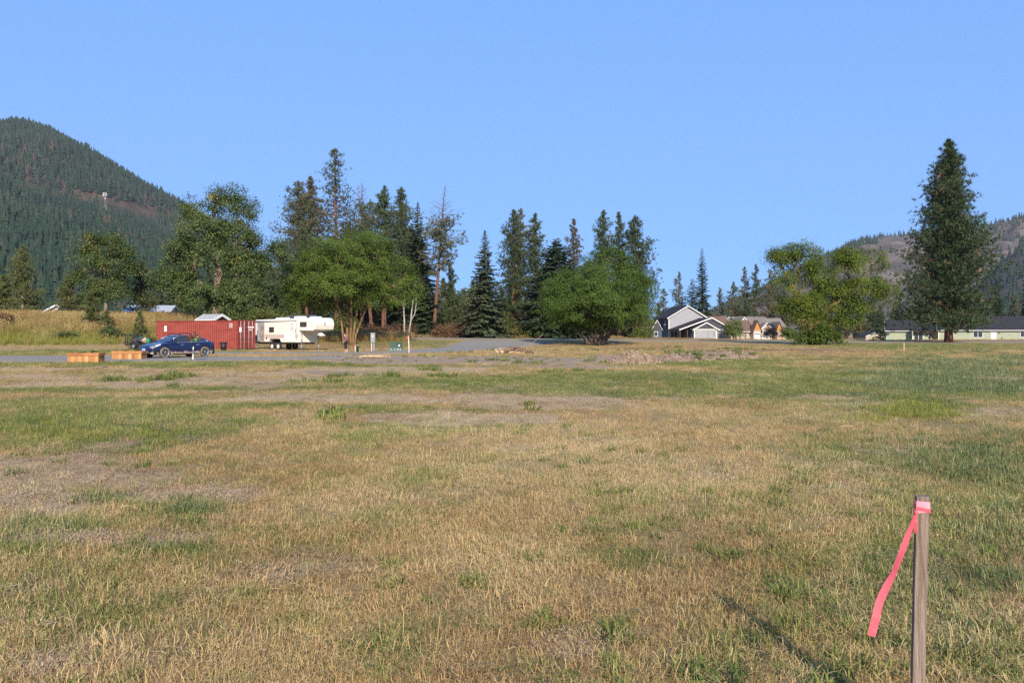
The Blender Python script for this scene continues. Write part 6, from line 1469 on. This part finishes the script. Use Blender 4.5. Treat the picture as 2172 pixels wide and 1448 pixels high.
def grey_house():
    g = at(1471, 205); e = empty('grey_house', (g.x, g.y, g.z), math.radians(12), 'grey two-storey gabled house with white trim beyond the road', 'house')
    gable_y(e, -6.4, 3.2, 0, 9.2, 5.30, -1.6, 8.05, lt_grey_v, shing, .5, .5)
    for x in (-6.40, 3.02): MB().box(x, x+.2, -.04, -.002, -.3, 5.25).build('corner_board', white_m, e)
    # darker navy sheet over the left flank, windows upstairs
    MB().box(-6.44, -6.405, .05, 9.1, -.3, 5.2).build('side_cladding', navy, e)
    for y in (2.0, 4.6):
        f = MB(); f.box(-6.50, -6.445, y, y+1.2, 3.5, 5.0); ff = f.build('window', white_m, e); MB().box(-6.52, -6.502, y+.12, y+1.08, 3.62, 4.88).build('pane', glass_m, ff)
    # garage wing
    gable_y(e, -3.3, 6.5, -6.5, -.02, 2.50, 1.5, 5.1, lt_grey, shing, .9, .45, slate, xl=-6.6, hl=2.30, back=False)
    gable_y(e, -3.3, 2.35, -7.7, -6.55, 2.50, -.35, 3.95, lt_grey, shing, .5, .4, slate, name='garage_wall', back=False)
    for x in (-3.32, 2.13): MB().box(x, x+.22, -7.745, -7.702, -.4, 2.45).build('corner_board', white_m, e)
    MB().box(6.30, 6.52, -6.545, -6.502, -.4, 2.45).build('corner_board', white_m, e)
    MB().box(-3.3, 2.36, -7.75, -7.703, 2.40, 2.58).build('band_board', white_m, e); MB().box(2.4, 6.5, -6.55, -6.503, 2.40, 2.58).build('band_board', white_m, e)
    for x, z0, z1 in ((.10, .0, 2.35), (1.72, .9, 1.7), (1.60, 1.1, 2.2)): MB().box(x, x+.06, -7.715, -7.702, z0, z1).build('panel_gap', dark_steel, e)
    win(e, 4.45, 5.0, -6.505, 1.05, 2.05, rows=2, fw=.16)
    # porch
    for x, y in ((-6.2, -6.3), (-4.4, -6.3)): MB().box(x, x+.15, y, y+.15, -.3, 2.4).build('porch_post', post_m, e)
    MB().box(-6.5, -3.35, -6.3, -.1, -.3, .02).build('porch_floor', mat('porch_concrete', (.35,.34,.33), .9), e)
    win(e, -5.8, -4.2, -.02, .3, 2.1, mull=2)
    MB().box(-3.345, -3.305, -6.4, -.05, -.2, 2.5).build('side_cladding', navy, e)
    # small steep gable on the far left
    gable_y(e, -9.2, -6.46, 4.0, 8.0, 2.3, -7.8, 4.7, navy, shing, .25, .3, slate)
    win(e, -8.4, -7.6, 3.98, .9, 1.9)
    for k in range(3): MB().box(-1.6+k*1.0, -1.45+k*1.0, -3.2, -3.0, 3.85+k*.36, 4.15+k*.36).build('roof_pipe', white_m, e)
    MB().box(6.55, 6.75, -5, -4.8, .6, 1.4).build('meter_box', mat('green_meter', (.08,.25,.18), .5), e)
grey_house()

def brown_house():
    g = at(1545, 224); e = empty('brown_roof_house', (g.x, g.y, g.z), math.radians(16), 'tan house with brown shingle roof directly right of the grey house', 'house')
    gable_x(e, -8.2, 1.2, 0, 9, 3.0, 6.0, creamw, brown_sh)
    gable_x(e, 1.3, 7.0, -2.0, 6, 2.3, 5.0, creamw, brown_sh)
    gable_y(e, 5.2, 7.4, -3.6, -2.02, 2.4, 6.3, 4.9, creamw, brown_sh, .3, .3, orange_w, fasc=mat('dark_fascia', (.09,.055,.04), .7), back=False)
    win(e, -5.5, -4.2, -.005, 1.0, 2.2); win(e, -2.4, -1.2, -.005, 1.0, 2.2)
    MB().box(5.5, 7.1, -3.66, -3.602, -.2, 1.9).build('garage_door', mat('pale_garage_door', (.58,.56,.52), .6), e); MB().box(5.5, 7.1, -3.68, -3.662, 1.35, 1.55).build('door_lights', glass_m, e)
    for x in (2.0, 3.6): MB().box(x, x+.12, -2.6, -2.48, -.3, 2.2).build('porch_post', dark_steel, e)
brown_house()
def taupe_house():
    g = at(1618, 238); e = empty('taupe_roof_house', (g.x, g.y, g.z), math.radians(14), 'tan house with taupe roof behind the plum shrub', 'house')
    gable_x(e, -6.5, 3.0, 0, 10, 3.0, 6.2, creamw, taupe_sh)
    gable_y(e, -7.6, -5.2, -1.0, 5.0, 4.8, -6.4, 5.9, creamw, taupe_sh, .3, .3)
    gable_x(e, 3.1, 8.0, 1.0, 9, 2.8, 5.8, creamw, taupe_sh)
    gable_y(e, 2.2, 4.3, -3.0, .9, 2.3, 3.25, 4.7, creamw, taupe_sh, .3, .3, orange_w, fasc=mat('dark_fascia_b', (.09,.055,.04), .7), back=False)
    for x in (2.3, 4.0): MB().box(x, x+.2, -3.3, -3.1, -.3, 2.2).build('porch_post', mat('red_post', (.35,.05,.04), .6), e)
    gable_y(e, -2.2, 1.4, -2.4, -.02, 2.6, -.4, 4.4, creamw, taupe_sh, .4, .3, back=False)
    MB().box(-1.6, .8, -2.46, -2.402, -.2, 2.0).build('garage_door', mat('pale_garage_door_b', (.58,.56,.52), .6), e)
taupe_house()
def far_house():
    g = at(1552, 268); e = empty('far_house', (g.x, g.y, g.z), math.radians(5), 'distant dark-roofed house showing only its small white gable', 'house')
    gable_x(e, -7, 7, 0, 9, 4.4, 7.0, creamw, taupe_sh); gable_y(e, -2.6, -.6, -1.4, 3, 5.6, -1.6, 6.8, creamw, taupe_sh, .3, .3)
far_house()

def green_house():
    g = at(2032, 196); e = empty('green_house', (g.x, g.y, g.z), math.radians(-22), 'long pale green single-storey house with charcoal roof behind the huge pine', 'house')
    gable_x(e, -4.0, 22.0, 0, 9, 2.58, 5.45, pale_g, shing)
    gable_x(e, -15.0, -4.35, 1.8, 8.6, 2.45, 4.6, pale_g, shing)
    # porch with sliding door
    r = MB(); r.prism([(-9.6,-.3,2.40),(-4.1,-.3,2.40),(-4.1,1.4,2.72),(-9.6,1.4,2.72)], (0,0,.14)); r.build('porch_roof', shing, e)
    MB().box(-9.55, -9.35, -.2, 1.79, -.4, 2.38).build('porch_wall', white_m, e); MB().box(-4.6, -4.45, -.2, -.05, -.4, 2.38).build('porch_post', post_m, e)
    win(e, -9.0, -7.2, 1.795, .05, 2.05, mull=2); win(e, -5.9, -5.2, 1.795, 1.0, 2.0)
    win(e, 3.15, 4.95, -.005, .80, 2.05, mull=2, fw=.13)
    f = MB(); f.box(6.55, 6.66, -.06, .02, -.1, 2.0); f.box(7.72, 7.83, -.06, .02, -.1, 2.0); f.box(6.55, 7.83, -.061, .02, 2.0, 2.12); fr = f.build('door', mat('grey_door_frame', (.40,.42,.45), .5), e)
    MB().box(6.66, 7.72, -.03, -.004, -.1, 2.0).build('door_leaf', white_m, fr); MB().box(7.56, 7.64, -.07, -.03, .9, 1.0).build('handle', steel_m, fr)
    MB().lathe([(.001,1.62),(.07,1.64),(.10,1.80),(.04,1.88),(.001,1.9)], 10, 'z', (8.3,-.14,0)).build('porch_lamp', black_m, e)
    MB().box(-15.06, -14.86, 1.74, 1.798, -.4, 2.4).build('corner_board', mat('teal_corner', (.25,.48,.42), .6), e)
    win(e, 12.5, 14.0, -.005, .9, 2.0, mull=2, fw=.13)
    MB().box(-4.1, -3.92, -.05, -.002, -.4, 2.5).build('corner_board', white_m, e)
    for x in (-12.7, -12.0): MB().box(x, x+.3, 3.2, 3.5, 3.4, 3.75).build('roof_vent', dark_steel, e)
    MB().box(-3.9, 22, -.04, -.003, -.4, -.15).build('foundation', mat('concrete', (.42,.38,.33), .9), e)
    # barbecue, low sheet and post by the wall
    gg = at(1972, 192); b = empty('barbecue', (gg.x, gg.y, gg.z), 0, 'black barbecue grill beside the sliding porch door', 'barbecue')
    m = MB(); m.lathe([(.001,.55),(.25,.60),(.34,.78),(.34,.84),(.26,1.0),(.001,1.08)], 14, 'z'); m.build('bowl', black_m, b)
    for a in range(3): MB().tube([(.25*math.cos(a*2.09),.25*math.sin(a*2.09),0),(.16*math.cos(a*2.09),.16*math.sin(a*2.09),.6)], .02, 5).build('leg', dark_steel, b)
    gg = at(2074, 190); m = MB(); rows = [[(-2.0+i*.4, j*.35, .04+.05*math.sin(i*1.9+j)*math.cos(j*2+i)+.10*(.5+.5*math.sin(i*.9))) for i in range(11)] for j in range(5)]; m.grid(rows); o = m.build('tarpaulin', white_m, None, recalc=False); o.location = (gg.x, gg.y, gg.z); tag(o, 'white sheet lying on the ground before the green house', 'tarpaulin')
    gg = at(2125, 189); b = empty('fence_post', (gg.x, gg.y, gg.z), 0, 'short dark post standing before the green house door', 'post'); MB().box(-.07, .07, -.07, .07, -.2, .75).build('shaft', dark_steel, b); MB().box(-.09, .09, -.09, .09, .75, .80).build('cap', dark_steel, b)
green_house()

def small_buildings():
    g = at(1851, 222); e = empty('small_shed', (g.x, g.y, g.z), math.radians(20), 'small pale shed with dark sloping roof beside the green house', 'shed')
    gable_y(e, -2.2, 2.4, 0, 4, .9, 1.4, 2.0, creamw, shing, .3, .3)
    g = at(322, 124); e = empty('cream_building', (g.x, g.y, g.z-.3), math.radians(10), 'cream building with white metal roof half hidden behind the bank', 'building')
    cm = siding('cream_metal_wall', (.40,.35,.235), .3, 'X', .2)
    H = EYE+(HY-661)*124/F-g.z+.3
    gable_x(e, -3.6, 2.4, 0, 6, H, H+.85, cm, metal_rf, ov=.3, ox=.3)
    g = at(120, 130); e = empty('gabled_cottage', (g.x, g.y, g.z-.3), math.radians(18), 'white-edged gable of a tan cottage showing above the left bank', 'cottage')
    H = EYE+(HY-648)*130/F-g.z+.3
    gable_y(e, -2.2, 2.2, 0, 6, H-1.3, 0, H, creamw, metal_rf, .4, .4); win(e, -.5, .5, -.005, H-2.3, H-1.5)
    g = at(438, 92); e = empty('log_shed', (g.x, g.y, g.z-.1), math.radians(-24), 'dark brown log shed with white metal roof behind the container', 'shed')
    lg = siding('brown_logs', (.10,.042,.030), .22, 'Z', .9); H = EYE+(HY-676)*92/F-g.z+.1
    gable_x(e, -.95, .95, 0, 2.0, H-.1, H+.34, lg, metal_rf, ov=.35, ox=.3); win(e, -.5, -.15, -.005, H-.75, H-.25, frame=dark_steel, fw=.05)
    # motorhome roof showing above the camper
    g = at(612, 108); e = empty('motorhome', (g.x, g.y, g.z), math.radians(-15), 'white motorhome showing only its roof behind the camper', 'motorhome')
    H = EYE+(HY-669)*108/F-g.z
    b = MB(); b.prism([(-2.6,0,.5),(2.2,0,.5),(2.9,0,1.2),(2.6,0,H-.5),(2.9,0,H-.2),(1.0,0,H),(-2.5,0,H-.05),(-2.6,0,H-.3)], (0,2.2,0)); b.build('body', white_m, e)
    MB().box(-1.4, .4, -.012, -.003, H-1.4, H-.8).build('window', glass_m, e)
    for x in (-1.7, 1.7): wheel(e, (x, .15, .36), .36, .24, steel_m, side=-1); wheel(e, (x, 2.05, .36), .36, .24, steel_m, side=1)
small_buildings()

# ------------------------------------------------------------------ radio mast on the mountain
def mast():
    px, py = to_px(V_L[..., 0], V_L[..., 1], V_L[..., 2]); S = np.abs(px-217)*2+np.abs(py-466); S[:, 75:] = 1e9
    i = np.unravel_index(np.argmin(S), S.shape); p = V_L[i]; d = p[1]; H = 60*d/F; w0, w1 = H*.055, H*.028
    e = empty('radio_mast', (p[0], p[1], p[2]-1), 0, 'tall lattice radio mast with white antennas on the left mountain', 'radio mast')
    b = MB(); n = 12; cor = lambda t: [Vector((math.cos(a)*(w0+(w1-w0)*t), math.sin(a)*(w0+(w1-w0)*t), H*t)) for a in (.4, 2.5, 4.6)]
    for k in range(3): b.tube([cor(i_/n)[k] for i_ in range(n+1)], .26, 4)
    for i_ in range(n):
        a, c = cor(i_/n), cor((i_+1)/n)
        for k in range(3): b.tube([a[k], c[(k+1) % 3]], .15, 3); b.tube([c[k], c[(k+1) % 3]], .13, 3)
    b.build('lattice', mat('galvanised_mast', (.28,.29,.31), .5, var=.05), e)
    for zf in (.97, .90):
        for k in range(6):
            a = k*1.047+.2; c = Vector((math.cos(a)*H*.055, math.sin(a)*H*.055, H*zf)); MB().box(c.x-.55, c.x+.55, c.y-.4, c.y+.4, c.z-1.5, c.z+1.5).build('antenna', white_m, e)
        MB().lathe([(H*.05, H*zf-.2), (H*.058, H*zf), (H*.05, H*zf+.2)], 12, 'z').build('platform', steel_m, e)
    MB().lathe([(.001,-.6),(1.0,-.9),(1.3,-1.2)], 14, 'y', (H*.03,-.6,H*.80)).build('dish', white_m, e)
mast()
# ------------------------------------------------------------------ hazy valley air
def haze():
    b = MB(); b.box(-3600, 3600, -700, 4100, -30, 900)
    m = bpy.data.materials.new('pale_haze'); m.use_nodes = True; N = m.node_tree.nodes; L = m.node_tree.links
    N.remove(N['Principled BSDF'])
    v = N.new('ShaderNodeVolumePrincipled'); v.inputs['Color'].default_value = (.66, .65, .70, 1); v.inputs['Density'].default_value = HAZE_DENSITY
    v.inputs['Anisotropy'].default_value = 0.0
    L.new(v.outputs[0], N['Material Output'].inputs['Volume'])
    o = b.build('haze', m); tag(o, kind='stuff')
HAZE_DENSITY = 0.56e-4
haze()
